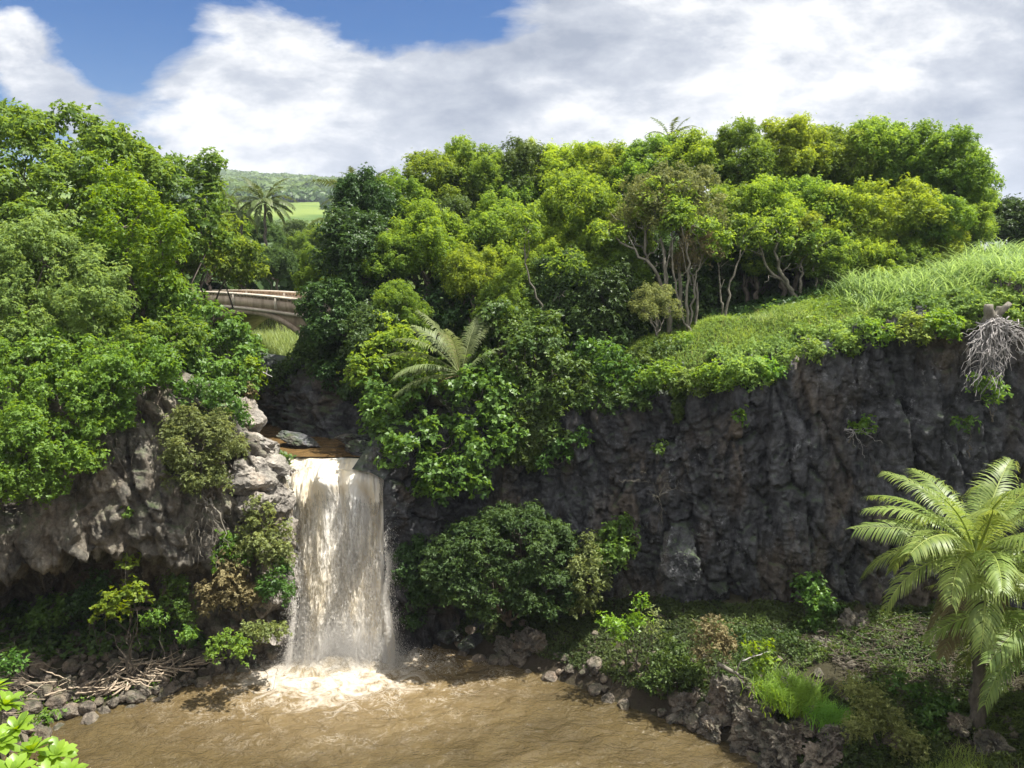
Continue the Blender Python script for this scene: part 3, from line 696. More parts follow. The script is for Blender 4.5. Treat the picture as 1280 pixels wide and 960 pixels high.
uu = np.where(side < 0.3, rng.exponential(0.025, n) * -1 + 0.03, np.where(side < 0.6, 1 + rng.exponential(0.03, n) - 0.05, rng.random(n)))
wq = 0.5 + v
X = xl + (xr - xl) * (0.5 + (uu - 0.5) * (1 + 0.03 * wq)); 
C = np.stack([X, yy - 0.2 - np.abs(rng.normal(0, 0.28, n)) * wq, zz + rng.normal(0, 0.1, n)], -1)
nf = 34000; vf = rng.uniform(0.1, 1, nf); uf = rng.random(nf); wgt = vnoise(np.stack([uf * 9, vf * 5, 0 * uf], -1), 91) + rng.normal(0, 0.35, nf); k_ = wgt > 0.0; vf, uf = vf[k_], uf[k_]; nf = len(vf)
xf = np.interp(vf, *zip(*FXL)) * (1 - uf) + np.interp(vf, *zip(*FXR)) * uf
Cf = np.stack([xf, np.interp(vf, PVt[:, 0], PVt[:, 1]) - 0.12 - np.abs(rng.normal(0, 0.16, nf)), np.interp(vf, PVt[:, 0], PVt[:, 2]) + rng.normal(0, 0.12, nf)], -1)
drops("froth", Cf, np.stack([rng.uniform(0.02, 0.11, nf), rng.uniform(0.004, 0.013, nf)], -1), np.stack([rng.normal(0, 0.15, nf), rng.normal(-0.25, 0.12, nf), -np.ones(nf)], -1), fw, rng)
drops("falling_drops", C, np.stack([rng.uniform(0.01, 0.06, n), rng.uniform(0.002, 0.007, n)], -1), np.stack([rng.normal(0, 0.12, n), rng.normal(0, 0.1, n), -np.ones(n)], -1), fw, rng)
n = 50000
th = rng.uniform(0, 2 * np.pi, n); r = np.abs(rng.normal(0, 1, n))
C = np.stack([-7.15 + np.cos(th) * r * 1.9, 31.0 + np.sin(th) * r * 0.55 - 0.2, np.abs(rng.normal(0, 1, n)) * 0.8 * np.exp(-(r * 0.55) ** 2)], -1)
drops("splash_drops", C, np.stack([rng.uniform(0.006, 0.022, n), rng.uniform(0.003, 0.010, n)], -1), rng.normal(size=(n, 3)) + np.array([0, 0, 0.8]), fw, rng)
# foam mound where the water lands
uu, vv = np.meshgrid(np.linspace(-1, 1, 200), np.linspace(-1, 1, 110), indexing='ij')
X = -7.4 + uu * 4.6; Y = 30.7 + vv * 2.3; rr = np.hypot(uu, vv * 1.0)
Z = -0.12 + np.exp(-(rr / 0.55) ** 2) * 0.42 + fbm(np.stack([X * 1.7, Y * 1.9, 0 * X], -1), 6, 77, 0.68) * 0.40 * np.exp(-(rr / 0.75) ** 2) - 0.25 * rr ** 2
fm_t = NT('foam'); pf = fm_t.pos(); nf = fm_t.noise(pf, 1.6, 7, 0.7, 1.0)
cf = fm_t.mix(fm_t.ramp(nf, [(0.4, 0.0), (0.62, 1.0)]), (0.33, 0.26, 0.15), (0.64, 0.59, 0.50))
bf = fm_t.n('ShaderNodeBsdfPrincipled', {'Base Color': cf, 'Roughness': 0.7, 'Normal': fm_t.bump(nf, 1.0, 0.25)})
M['foam'] = fm_t.finish(bf.outputs[0])
link("foam", raw_mesh("foam", np.stack([X, Y, Z], -1).reshape(-1, 3), grid_faces(200, 110), smooth=True), M['foam'], fw)

# drifting mist at the foot of the fall
mt = NT('mist_air'); oc = mt.n('ShaderNodeTexCoord').outputs['Object']
ln = mt.n('ShaderNodeVectorMath', {0: oc}, operation='LENGTH').outputs['Value']
fall_ = mt.math('SUBTRACT', 1.0, ln, clamp=True)
dn = mt.math('MULTIPLY', mt.math('MULTIPLY', fall_, fall_), mt.math('MULTIPLY', mt.ramp(mt.noise(oc, 2.2, 4, 0.6), [(0.35, 0.2), (0.7, 1.0)]), 1.1))
mv = mt.n('ShaderNodeVolumePrincipled', {'Color': (0.96, 0.94, 0.9, 1), 'Density': dn, 'Anisotropy': 0.2}); mt.t.links.new(mv.outputs[0], mt.out.inputs['Volume'])
th, ph = np.meshgrid(np.linspace(0, np.pi, 17), np.linspace(0, 2 * np.pi, 33), indexing='ij')
V = np.stack([np.sin(th) * np.cos(ph), np.sin(th) * np.sin(ph), np.cos(th)], -1).reshape(-1, 3)
mo = link("mist", raw_mesh("mist", V, grid_faces(17, 33)), mt.m, fw); mo["kind"] = "stuff"; mo.location = (-7.3, 30.7, 0.7); mo.scale = (3.8, 1.7, 2.3)
# ---------------------------------------------------------------- foliage
def leaves_mesh_arrays(C, A, N, L, Wd, tint, fold=0.25):
    """rhombic folded leaves: centre, axis, normal, length, width"""
    A = A / (np.linalg.norm(A, axis=1)[:, None] + 1e-9)
    S = np.cross(N, A); S /= np.linalg.norm(S, axis=1)[:, None] + 1e-9
    Nn = np.cross(A, S)
    L = L[:, None]; Wd = Wd[:, None]
    V = np.stack([C - A * L * 0.5, C + S * Wd * 0.5 + Nn * Wd * fold, C + A * L * 0.5 - Nn * L * 0.12, C - S * Wd * 0.5 + Nn * Wd * fold], 1).reshape(-1, 3)
    F = np.arange(len(C) * 4).reshape(-1, 4)
    return V, F, np.repeat(tint, 4)

def unit(v): return v / (np.linalg.norm(v, axis=-1)[..., None] + 1e-9)

def foliage(rng, blobs, cl=0.5, leaf=(0.2, 0.1), cover=1.0, per=6, up=0.5, open_=0.0, droop=0.0, flatz=0.85, tintup=0.25, minz=-0.75, jit=0.35, lop=0.0):
    """blobs (n,4 or 6): x y z r [ry rz]. Leaf rosettes on leaf clumps on lobes."""
    blobs = np.asarray(blobs, float)
    if blobs.shape[1] == 4: blobs = np.hstack([blobs, blobs[:, 3:4], blobs[:, 3:4]])
    CC = []; RR = []
    for i, b in enumerate(blobs):
        r = b[3:6]; area = 4 * np.pi * ((r[0] * r[1]) ** 1.6 + (r[0] * r[2]) ** 1.6 + (r[1] * r[2]) ** 1.6) ** (1 / 1.6) / 3 ** (1 / 1.6)
        m = max(4, int(area / (np.pi * cl * cl) * 0.85 * (1 - open_)))
        d = unit(rng.normal(size=(m, 3))); d = d[d[:, 2] > minz]
        rad_ = rng.uniform(1 - jit, 1.06, len(d))[:, None] * (1 + 0.18 * vnoise(d * 2.3 + i * 7.1, 3))[:, None]
        c = b[:3] + d * rad_ * r
        keep = np.ones(len(c), bool)
        for j, q in enumerate(blobs):
            if j != i: keep &= (((c - q[:3]) / q[3:6]) ** 2).sum(1) > 0.55
        c = c[keep]; CC.append(c); RR.append(cl * rng.uniform(0.6, 1.3, len(c)))
    CC = np.concatenate(CC); RR = np.concatenate(RR)
    larea = leaf[0] * leaf[1] * 0.5
    nt = np.maximum(2, (cover * 3.0 * np.pi * RR ** 2 / (per * larea)).astype(int))
    ci = np.repeat(np.arange(len(CC)), nt); n = len(ci)
    d = unit(rng.normal(size=(n, 3)) + np.array([0, 0, 0.35])); 
    out_ = np.where(rng.random(n) < 0.13, rng.uniform(1.1, 1.9, n), 1.0)
    tip = CC[ci] + d * (out_ * RR[ci] * rng.uniform(0.35, 1.15, n) ** 0.7)[:, None] * np.array([1, 1, flatz]) + rng.normal(0, 0.09, (n, 3))
    ctint = rng.uniform(-0.22, 0.22, len(CC))
    axis_ = unit(d * 0.8 + np.array([0, 0, up]) + rng.normal(0, 0.25, (n, 3)))
    # rosette leaves
    ti = np.repeat(np.arange(n), per); k = len(ti)
    a = axis_[ti]; r0 = rng.normal(size=(k, 3)); s = unit(np.cross(a, r0))
    ldir = unit(s * 1.0 + a * rng.uniform(-0.15, 0.7, k)[:, None] + np.array([0, 0, -droop]))
    L = leaf[0] * rng.uniform(0.65, 1.25, k); Wd = leaf[1] * rng.uniform(0.7, 1.2, k)
    nrm = unit(a + rng.normal(0, 0.35, (k, 3)))
    C = tip[ti] + ldir * (L * 0.5)[:, None]
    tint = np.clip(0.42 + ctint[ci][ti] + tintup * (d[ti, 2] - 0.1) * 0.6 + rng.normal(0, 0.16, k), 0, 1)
    return leaves_mesh_arrays(C, ldir, nrm, L, Wd, tint), CC, RR

def foliage_mesh(name, rng, blobs, origin=(0, 0, 0), **kw):
    (V, F, T), CC, RR = foliage(rng, blobs, **kw)
    return raw_mesh(name, V - np.asarray(origin, float), F, T), CC

def limbs(rng, base, top, targets, r0, CC=None, ntw=40, pale=False, lean=0.05, T=None):
    """trunk from base to top, a limb to each target, twigs on to leaf clumps"""
    g = Geo(); base = np.asarray(base, float); top = np.asarray(top, float)
    tr = wob(base, top, 6, lean, rng)
    g.tube(tr, np.linspace(r0, r0 * 0.6, 7), 8)
    ends = []
    for q in targets:
        q = np.asarray(q, float); s = tr[rng.integers(3, 7)]
        P = wob(s, q, 6, 0.05, rng, 0.04); g.tube(P, np.linspace(r0 * 0.5, r0 * 0.13, 7), 6); ends.append(P)
    if CC is not None and len(CC) and ends:
        idx = rng.choice(len(CC), min(ntw, len(CC)), replace=False)
        AL = np.concatenate(ends)
        for i in idx:
            j = np.argmin(np.linalg.norm(AL - CC[i], axis=1))
            g.tube(wob(AL[j], CC[i], 4, 0.07, rng), np.linspace(r0 * 0.14, r0 * 0.04, 5), 4)
    return g

# ---- forest trees: a few crown meshes shared by copies
CROWNS = []
def make_crown(seed, lobes, cl, leaf, cover, **kw):
    rng = np.random.default_rng(seed)
    B = []
    for i in range(lobes):
        a = 2 * np.pi * i / lobes * 1.0 + rng.uniform(-0.4, 0.4); e = rng.uniform(-0.45, 0.9)
        q = rng.uniform(1.3, 2.1)
        B.append((q * math.cos(a) * math.cos(e), q * math.sin(a) * math.cos(e), q * math.sin(e) * 1.0, rng.uniform(0.95, 1.5)))
    for q_ in range(5):
        a = rng.uniform(0, 6.28); B.append((1.6 * math.cos(a), 1.6 * math.sin(a), rng.uniform(1.3, 2.3), rng.uniform(0.4, 0.7)))
    B.append((0, 0, 0.4, 1.7)); B.append((rng.uniform(-.6, .6), rng.uniform(-.6, .6), 1.7, 1.25))
    me, CC = foliage_mesh("crown", rng, B, cl=cl, leaf=leaf, cover=cover, **kw)
    return me, CC, np.array(B)
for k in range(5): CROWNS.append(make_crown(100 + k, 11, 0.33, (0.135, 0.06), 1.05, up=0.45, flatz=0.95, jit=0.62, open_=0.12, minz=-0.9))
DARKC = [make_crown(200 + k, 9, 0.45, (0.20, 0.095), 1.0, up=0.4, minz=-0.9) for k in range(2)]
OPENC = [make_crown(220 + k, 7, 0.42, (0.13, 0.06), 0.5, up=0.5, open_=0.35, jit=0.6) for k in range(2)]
SPECIES = {'f': (CROWNS, 'bark'), 'd': (DARKC, 'bark'), 'o': (OPENC, 'palebark')}
def tree(label, px, py, Y, rpx, sp='f', mat='forest', k=0, group=None, trunk_r=0.16, base=None, rot=None, sz=1.0, lobes_n=5, ntw=14, name='tree'):
    c = at(px, py, Y)
    d = (c - _C) @ _F
    R = rpx * d / 960.0
    s = R / 2.6
    me, CC, B = SPECIES[sp][0][k % len(SPECIES[sp][0])]
    rng = np.random.default_rng(int(px * 13 + py * 7))
    bx, by = (c[0] + rng.uniform(-.4, .4), c[1] + rng.uniform(-.3, .5)) if base is None else base
    bz = gz(bx, by)
    e = empty(name, (bx, by, bz - 0.1), label, 'tree', group)
    rz = rng.uniform(0, 6.28) if rot is None else rot
    cr = link("crown", me, None, e)
    if not me.materials: me.materials.append(M[mat])
    cr.material_slots[0].link = 'OBJECT'; cr.material_slots[0].material = M[mat]
    cr.location = Vector((c[0] - bx, c[1] - by, c[2] - bz + 0.1)); sz = sz * rng.uniform(0.92, 1.2); cr.scale = (s, s, s * sz); cr.rotation_euler = (0, 0, rz)
    cs, sn = math.cos(rz), math.sin(rz)
    def W_(p): return np.array([c[0] + s * (p[0] * cs - p[1] * sn), c[1] + s * (p[0] * sn + p[1] * cs), c[2] + s * sz * p[2]])
    tg = [W_(b[:3] * 0.9) for b in B[:lobes_n]]
    topp = np.array([c[0] + (bx - c[0]) * .3, c[1] + (by - c[1]) * .3, max(bz + 0.8, c[2] - R * 0.55)])
    g_ = limbs(rng, (bx, by, bz - 0.15), topp, tg, trunk_r, np.array([W_(q) for q in CC[::5]]), ntw)
    link("trunk", g_.mesh("trunk", (bx, by, bz - 0.1), True), M[SPECIES[sp][1]], e)
    return e

def shrub(name, label, cat, blobs, mat, base=None, group=None, stem=True, stem_mat='bark', stem_r=0.05, seed=None, leafpart='foliage', ntw=20, fill=None, **kw):
    """blobs: (px, py, Y, rpx[, sx, sz]) along the photo's outline, each set at its own distance"""
    B = []
    for b in blobs:
        c = at(b[0], b[1], b[2]); r = b[3] * ((c - _C) @ _F) / 960.0
        sx = b[4] if len(b) > 4 else 1.0; sz = b[5] if len(b) > 5 else 1.0
        B.append((c[0], c[1], c[2], r * sx, r * min(1.0, max(sx, 0.8)), r * sz))
    B = np.array(B); rng = np.random.default_rng(seed or int(blobs[0][0] * 31 + blobs[0][1]))
    if base is None:
        x, y = B[:, 0].mean(), B[:, 1].mean() + 0.3; base = (x, y, min(gz(x, y), B[:, 2].min()))
    base = tuple(float(q) for q in base)
    e = empty(name, base, label, cat, group)
    me, CC = foliage_mesh(leafpart, rng, B, origin=base, **kw)
    link(leafpart, me, M[mat], e)
    if stem:
        top = np.array([B[:, 0].mean(), B[:, 1].mean(), B[:, 2].min()])
        top = np.asarray(base) * 0.65 + top * 0.35
        g_ = limbs(rng, base, top, B[:, :3], stem_r, CC, ntw, lean=0.08)
        link('stem', g_.mesh('stem', base, True), M[stem_mat], e)
    return e

# ---------------------------------------------------------------- coconut palms
def frond_geo(rng, L, arch, nl=46, leaf_len=0.8, dead=0.0, lw=1.0):
    """frond along +x from the origin, arching up then down; returns leaflet and rib arrays"""
    t = np.linspace(0, 1, 24)
    el0 = arch[0]; el1 = arch[1]
    e = el0 + (el1 - el0) * t ** 1.25
    x = np.r_[0, np.cumsum(np.cos(e[:-1]))] * L / 23; z = np.r_[0, np.cumsum(np.sin(e[:-1]))] * L / 23
    sway = rng.normal(0, 0.05); yv = sway * L * t ** 2
    R = np.stack([x, yv, z], -1)
    g = Geo(); g.tube(R, np.linspace(0.045, 0.008, 24) * L / 3.6, 5, 0.85)
    tt = np.linspace(0.16, 0.995, nl); twist = rng.uniform(-0.35, 0.35)
    for side in (-1, 1):
        for q in tt + rng.normal(0, 0.004, nl):
            if rng.random() < 0.07: continue
            p = np.array([np.interp(q, t, R[:, a]) for a in range(3)]); ee = np.interp(q, t, e)
            T_ = np.array([math.cos(ee), 0, math.sin(ee)]); U_ = np.array([-math.sin(ee), 0, math.cos(ee)]); S_ = np.array([0, side, 0])
            fw_ = 0.35 + 0.75 * q
            ll = leaf_len * L / 3.6 * (math.sin(min(1, (q - 0.1) * 2.6) * math.pi / 2)) * (1 - 0.55 * max(0, q - 0.6) / 0.4) * rng.uniform(0.88, 1.08)
            d0 = S_ * math.cos(twist * side) + U_ * (0.30 + math.sin(twist * side)) + T_ * fw_; d0 /= np.linalg.norm(d0)
            wv = 0.023 * lw * L / 3.6 * rng.uniform(0.85, 1.15) * (1.0 if q < 0.9 else 0.7)
            wn = np.cross(d0, U_); wn /= np.linalg.norm(wn) + 1e-9
            P = [p]; dd = d0.copy(); gl = rng.uniform(0.30, 0.62)
            for s_ in range(4):
                P.append(P[-1] + dd * ll / 4); dd = dd + np.array([0, 0, -gl]) * 0.9; dd /= np.linalg.norm(dd)
            P = np.array(P); ww = np.array([0.6, 1.0, 0.9, 0.6, 0.04])[:, None] * wv
            V = np.concatenate([P - wn * ww, P + wn * ww]); F = [[i, i + 1, i + 6, i + 5] for i in range(4)]
            tn = np.tile(np.array([0.45, 0.4, 0.4, 0.5, 0.75]), 2) + rng.normal(0, 0.12) + dead * q
            g.add(V, F, np.clip(tn, 0, 1))
    return g
def palm(label, px, py, Y, L, nf, base=None, trunk_r=0.13, spec=None, nl=44, dead_mat=None, seed=0, nuts=True, elr=(1.25, -0.45), tilt=(0, 0), group=None, lw=1.0, mat='palm'):
    rng = np.random.default_rng(seed); c = at(px, py, Y)
    bx, by = (c[0], c[1]) if base is None else base
    bz = gz(bx, by); e = empty("coconut_palm", (bx, by, bz - 0.1), label, 'palm tree', group)
    g = Geo(); P = wob((bx, by, bz - 0.2), c - np.array([0, 0, 0.1]), 14, 0.008, rng); t = np.linspace(0, 1, 15)
    P[:, 0] += (bx - c[0]) * 0.25 * np.sin(t * np.pi)
    rr = trunk_r * (1.25 - 0.4 * t + 0.5 * np.exp(-t * 14)); PP = []; RR = []
    for i in range(14):
        for k in range(4):
            f = k / 4; PP.append(P[i] * (1 - f) + P[i + 1] * f); RR.append((rr[i] * (1 - f) + rr[i + 1] * f) * (1.0 + 0.08 * ((k % 2) * 2 - 1)))
    g.tube(PP, RR, 10); link("trunk", g.mesh("trunk", e.location, True), M['bark'], e)
    for i in range(nf):
        f = (i + 0.5) / nf; a = i * 2.39996 + rng.normal(0, 0.15)
        e0 = elr[0] + (elr[1] - elr[0]) * f ** 0.9 + rng.normal(0, 0.08)
        if spec and i < len(spec): a, e0, e1, LL = spec[i]
        elif dead_mat and f > 0.86 and not spec: e0 = -0.95 + rng.normal(0, 0.1); e1 = -1.45; LL = L * 0.85
        else: e1 = e0 - rng.uniform(0.9, 1.5) * (0.75 if f < 0.25 else 1); LL = L * rng.uniform(0.88, 1.08)
        G_ = frond_geo(rng, LL, (e0, e1), nl, lw=lw)
        o = link("frond", G_.mesh("frond"), M[dead_mat] if (dead_mat and f > 0.86) else M[mat], e)
        o.location = Vector(c) - e.location + Vector((0.1 * math.cos(a), 0.1 * math.sin(a), -0.12 * f)); o.rotation_euler = (rng.normal(0, 0.12), 0, a)
    if nuts:
        for k in range(9):
            a = rng.uniform(0, 6.28); g = Geo()
            th, ph = np.meshgrid(np.linspace(0, np.pi, 9), np.linspace(0, 2 * np.pi, 13), indexing='ij')
            V = np.stack([np.sin(th) * np.cos(ph) * 0.10, np.sin(th) * np.sin(ph) * 0.10, np.cos(th) * 0.13], -1).reshape(-1, 3)
            g.add(V, grid_faces(9, 13)[:, ::-1]); o = link("coconut", g.mesh("coconut", smooth=True), M['coconut'], e)
            o.location = Vector(c) - e.location + Vector((0.25 * math.cos(a), 0.25 * math.sin(a), -0.22 - rng.uniform(0, 0.2)))
    return e

# ---------------------------------------------------------------- grass and ground cover (uncountable)
def blades(name, label, P, L, lean, mat, rng, wdt=0.02, segs=3, tint=None, origin=(0, 0, 0)):
    n = len(P); a = rng.uniform(0, 2 * np.pi, n); D = np.stack([np.cos(a), np.sin(a), 0 * a], -1)
    S = np.stack([-np.sin(a), np.cos(a), 0 * a], -1)
    rows = []; p = P.copy(); d = unit(D * (lean * rng.uniform(0.3, 1.2, n))[:, None] + np.array([0, 0, 1.0]))
    ws = np.linspace(1, 0.08, segs + 1)
    for i in range(segs + 1):
        w_ = (wdt * ws[i] * (1 if np.isscalar(wdt) else 1)) * np.ones(n)
        rows.append(np.stack([p - S * w_[:, None], p + S * w_[:, None]], 1))
        p = p + d * (L / segs)[:, None]; d = unit(d + D * (lean * 0.55) + np.array([0, 0, -0.12 - 0.25 * lean]))
    V = np.stack(rows, 1).reshape(-1, 3); k = (segs + 1) * 2
    b = np.arange(n)[:, None, None] * k; q = np.array([[2 * i, 2 * i + 1, 2 * i + 3, 2 * i + 2] for i in range(segs)])[None]
    F = (b + q).reshape(-1, 4)
    T = np.repeat(np.clip((0.5 if tint is None else tint) + rng.normal(0, 0.2, n), 0, 1), k)
    o = link(name, raw_mesh(name, V, F, T), M[mat]); return tag(o, label, None, None, 'stuff')

def cover_mesh(name, label, P, N, mat, rng, leaf=(0.12, 0.06), per=5, lift=0.1, cat=None, spread=0.0):
    n = len(P); tip = P + N * (rng.uniform(0, lift, n))[:, None]
    ti = np.repeat(np.arange(n), per); k = len(ti); a = unit(N + rng.normal(0, 0.45, (n, 3)))[ti]
    s = unit(np.cross(a, rng.normal(size=(k, 3)))); ld = unit(s + a * rng.uniform(-0.1, 0.8, k)[:, None])
    L = leaf[0] * rng.uniform(0.6, 1.3, k); W_ = leaf[1] * rng.uniform(0.7, 1.3, k)
    ct = 0.45 + 0.4 * vnoise(P * 0.9, 8)
    V, F, T = leaves_mesh_arrays(tip[ti] + ld * (L * 0.5)[:, None], ld, unit(a + rng.normal(0, 0.3, (k, 3))), L, W_, np.clip(ct[ti] + rng.normal(0, 0.15, k), 0, 1))
    o = link(name, raw_mesh(name, V, F, T), M[mat]); return tag(o, label, None, None, 'stuff')

def ground_pts(rng, n, x0, x1, y0, y1, test=None):
    x = rng.uniform(x0, x1, n); y = rng.uniform(y0, y1, n)
    if test is not None:
        m = test(x, y); x, y = x[m], y[m]
    z = ground_s(x, y); e = 0.15
    nx = (ground_s(x - e, y) - ground_s(x + e, y)) / (2 * e); ny = (ground_s(x, y - e) - ground_s(x, y + e)) / (2 * e)
    return np.stack([x, y, z], -1), unit(np.stack([nx, ny, np.ones_like(nx)], -1))
# ================================================================ right bank forest
FG = "trees of the forest on the cliff top"
# back row: (px, py, Y, r, material, variant, label)
FT = [
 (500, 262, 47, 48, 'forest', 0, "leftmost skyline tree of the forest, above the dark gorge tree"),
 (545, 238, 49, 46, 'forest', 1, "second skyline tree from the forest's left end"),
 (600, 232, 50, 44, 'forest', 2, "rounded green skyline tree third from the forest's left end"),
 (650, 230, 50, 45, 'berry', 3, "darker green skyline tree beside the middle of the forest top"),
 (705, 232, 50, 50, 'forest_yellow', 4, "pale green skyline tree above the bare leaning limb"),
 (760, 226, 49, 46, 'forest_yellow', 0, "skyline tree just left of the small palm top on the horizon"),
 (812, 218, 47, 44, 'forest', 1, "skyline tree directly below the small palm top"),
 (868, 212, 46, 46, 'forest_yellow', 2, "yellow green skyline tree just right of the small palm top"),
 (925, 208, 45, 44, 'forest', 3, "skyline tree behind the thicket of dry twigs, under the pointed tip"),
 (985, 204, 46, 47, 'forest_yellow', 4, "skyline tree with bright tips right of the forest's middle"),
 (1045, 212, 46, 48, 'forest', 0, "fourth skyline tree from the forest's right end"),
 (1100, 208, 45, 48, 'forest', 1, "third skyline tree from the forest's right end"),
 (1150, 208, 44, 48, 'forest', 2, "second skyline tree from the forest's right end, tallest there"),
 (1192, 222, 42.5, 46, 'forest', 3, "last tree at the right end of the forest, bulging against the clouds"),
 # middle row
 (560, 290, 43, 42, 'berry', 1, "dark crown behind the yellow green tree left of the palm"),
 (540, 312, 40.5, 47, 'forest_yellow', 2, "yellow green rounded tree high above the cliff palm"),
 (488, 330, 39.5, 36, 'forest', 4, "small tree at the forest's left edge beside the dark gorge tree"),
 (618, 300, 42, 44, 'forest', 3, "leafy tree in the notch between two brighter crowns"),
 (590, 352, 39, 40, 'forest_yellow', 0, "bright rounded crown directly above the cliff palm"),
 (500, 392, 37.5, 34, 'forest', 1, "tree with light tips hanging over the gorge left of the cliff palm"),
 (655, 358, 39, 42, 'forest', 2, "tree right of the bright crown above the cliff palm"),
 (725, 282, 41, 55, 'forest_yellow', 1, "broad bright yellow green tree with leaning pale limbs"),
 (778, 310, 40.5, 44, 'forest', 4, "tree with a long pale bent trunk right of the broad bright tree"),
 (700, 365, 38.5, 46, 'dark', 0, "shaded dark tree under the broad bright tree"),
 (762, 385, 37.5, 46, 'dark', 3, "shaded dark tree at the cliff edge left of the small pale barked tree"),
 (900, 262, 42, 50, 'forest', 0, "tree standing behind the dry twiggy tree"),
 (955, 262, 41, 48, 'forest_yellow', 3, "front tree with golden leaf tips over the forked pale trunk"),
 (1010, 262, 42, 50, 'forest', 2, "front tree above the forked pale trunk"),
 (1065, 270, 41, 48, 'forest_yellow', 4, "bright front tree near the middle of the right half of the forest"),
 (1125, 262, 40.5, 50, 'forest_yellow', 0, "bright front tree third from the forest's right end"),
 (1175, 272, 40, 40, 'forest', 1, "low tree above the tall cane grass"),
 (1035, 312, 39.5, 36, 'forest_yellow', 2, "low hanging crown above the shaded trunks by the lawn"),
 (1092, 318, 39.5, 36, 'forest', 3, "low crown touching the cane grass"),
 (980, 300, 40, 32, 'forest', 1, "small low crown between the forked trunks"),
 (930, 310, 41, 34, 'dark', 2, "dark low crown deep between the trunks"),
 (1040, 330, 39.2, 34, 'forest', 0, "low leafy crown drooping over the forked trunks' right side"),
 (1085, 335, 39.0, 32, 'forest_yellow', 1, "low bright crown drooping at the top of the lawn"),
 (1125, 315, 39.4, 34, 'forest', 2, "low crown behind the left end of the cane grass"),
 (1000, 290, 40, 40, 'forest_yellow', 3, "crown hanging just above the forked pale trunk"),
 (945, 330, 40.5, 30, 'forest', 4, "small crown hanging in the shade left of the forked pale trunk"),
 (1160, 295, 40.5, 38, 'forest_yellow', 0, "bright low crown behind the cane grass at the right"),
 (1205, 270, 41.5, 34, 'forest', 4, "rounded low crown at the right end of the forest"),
 (780, 350, 38.5, 34, 'forest', 3, "leafy crown hanging under the bent pale trunk"),
 (680, 330, 40, 36, 'forest_yellow', 2, "bright crown left of the pale kinked stem"),
 # second row back, seen through the gaps
 (520, 300, 49, 44, 'forest', 1, "tree in the second row behind the yellow green tree left of the palm"),
 (585, 285, 50, 44, 'berry', 1, "dark tree in the second row under the rounded skyline tree"),
 (640, 275, 49, 44, 'forest', 4, "tree in the second row below the dark skyline tree"),
 (690, 300, 46, 44, 'forest', 0, "tree filling the gap left of the broad bright tree"),
 (755, 262, 48, 46, 'forest', 2, "tree in the second row above the bent pale trunk"),
 (835, 262, 47, 48, 'forest_yellow', 3, "tree behind the dry twiggy tree's left half"),
 (880, 300, 46, 44, 'forest', 1, "tree behind the dry twiggy tree's right half"),
 (930, 245, 47, 46, 'forest', 4, "tree in the second row right of the dry twiggy tree"),
 (1000, 240, 47, 50, 'forest_yellow', 0, "tree in the second row over the forked trunks"),
 (1085, 245, 46, 50, 'forest', 3, "tree in the second row behind the bright front trees"),
 (1150, 265, 45, 46, 'forest_yellow', 4, "tree in the second row above the cane grass"),
 (1205, 250, 43, 38, 'forest', 1, "tree low in the right end of the forest above the cane grass"),
 (625, 400, 37, 36, 'forest', 2, "tree immediately right of the cliff palm's upper fronds"),
 (650, 320, 41, 40, 'forest_yellow', 1, "light crown left of the broad bright tree"),
 (740, 340, 39.5, 42, 'forest', 0, "half shaded tree under the right side of the broad bright tree"),
 (820, 330, 42, 42, 'dark', 1, "dark tree behind the long bent pale limb"),
 (700, 405, 37.5, 36, 'dark', 3, "dark crown at the end of the pale kinked stem"),
 (745, 225, 51, 40, 'forest', 1, "small skyline tree between two paler ones left of the small palm top"),
 (670, 225, 52, 40, 'forest_yellow', 0, "narrow pale skyline tree behind the dark skyline one"),
 (575, 222, 51, 36, 'forest_yellow', 3, "narrow pale skyline tree above the leftmost forest group"),
 (1015, 200, 48, 40, 'forest', 1, "small skyline tree in a dip right of the forest's middle"),
 (1075, 202, 47, 38, 'forest_yellow', 2, "small pale skyline tree between taller neighbours on the right"),
]
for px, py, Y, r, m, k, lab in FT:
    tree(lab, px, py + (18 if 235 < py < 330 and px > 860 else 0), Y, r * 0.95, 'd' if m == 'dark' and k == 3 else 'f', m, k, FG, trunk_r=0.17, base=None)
# trees whose bare forked trunks show under the canopy: long lower limbs
def trunk_tree(label, bpx, bpy, Y, tops, mat='palebark', r=0.13, group="bare trunks showing under the canopy"):
    b = at(bpx, bpy, Y); b[2] = gz(b[0], b[1]) - 0.1; rng = np.random.default_rng(int(bpx * 3 + bpy))
    g_ = Geo()
    for t in tops:
        P = [b]
        for q in t: P.append(at(*q))
        P = np.array(P); u = np.linspace(0, 1, len(P)); uu = np.linspace(0, 1, 16)
        Q = np.stack([np.interp(uu, u, P[:, i]) for i in range(3)], -1)
        ker = np.array([.25, .5, .25])
        for _ in range(3): Q[1:-1] = 0.25 * Q[:-2] + 0.5 * Q[1:-1] + 0.25 * Q[2:]
        Q[1:-1] += rng.normal(0, 0.05, (14, 3)); Q[0] = b + rng.normal(0, 0.04, 3) * [1, 1, 0]
        g_.tube(Q, np.linspace(r, r * 0.3, 16) * rng.uniform(0.75, 1.1), 7)
        for k in range(5):
            s = Q[rng.integers(7, 16)]; g_.tube(wob(s, s + rng.normal(0, 0.6, 3) + [0, 0, 0.8], 5, 0.08, rng), np.linspace(r * 0.28, 0.008, 6), 4)
    e = empty('tree', b, label, 'tree', group)
    link('trunk', g_.mesh('trunk', b, True), M[mat], e)
    T = np.array([at(*t[-1]) for t in tops]); B = np.hstack([T, np.full((len(T), 1), 0.75)])
    me, CC = foliage_mesh('crown', rng, B, origin=b, cl=0.35, leaf=(0.15, 0.075), cover=0.8)
    link('crown', me, M['forest'], e); return e
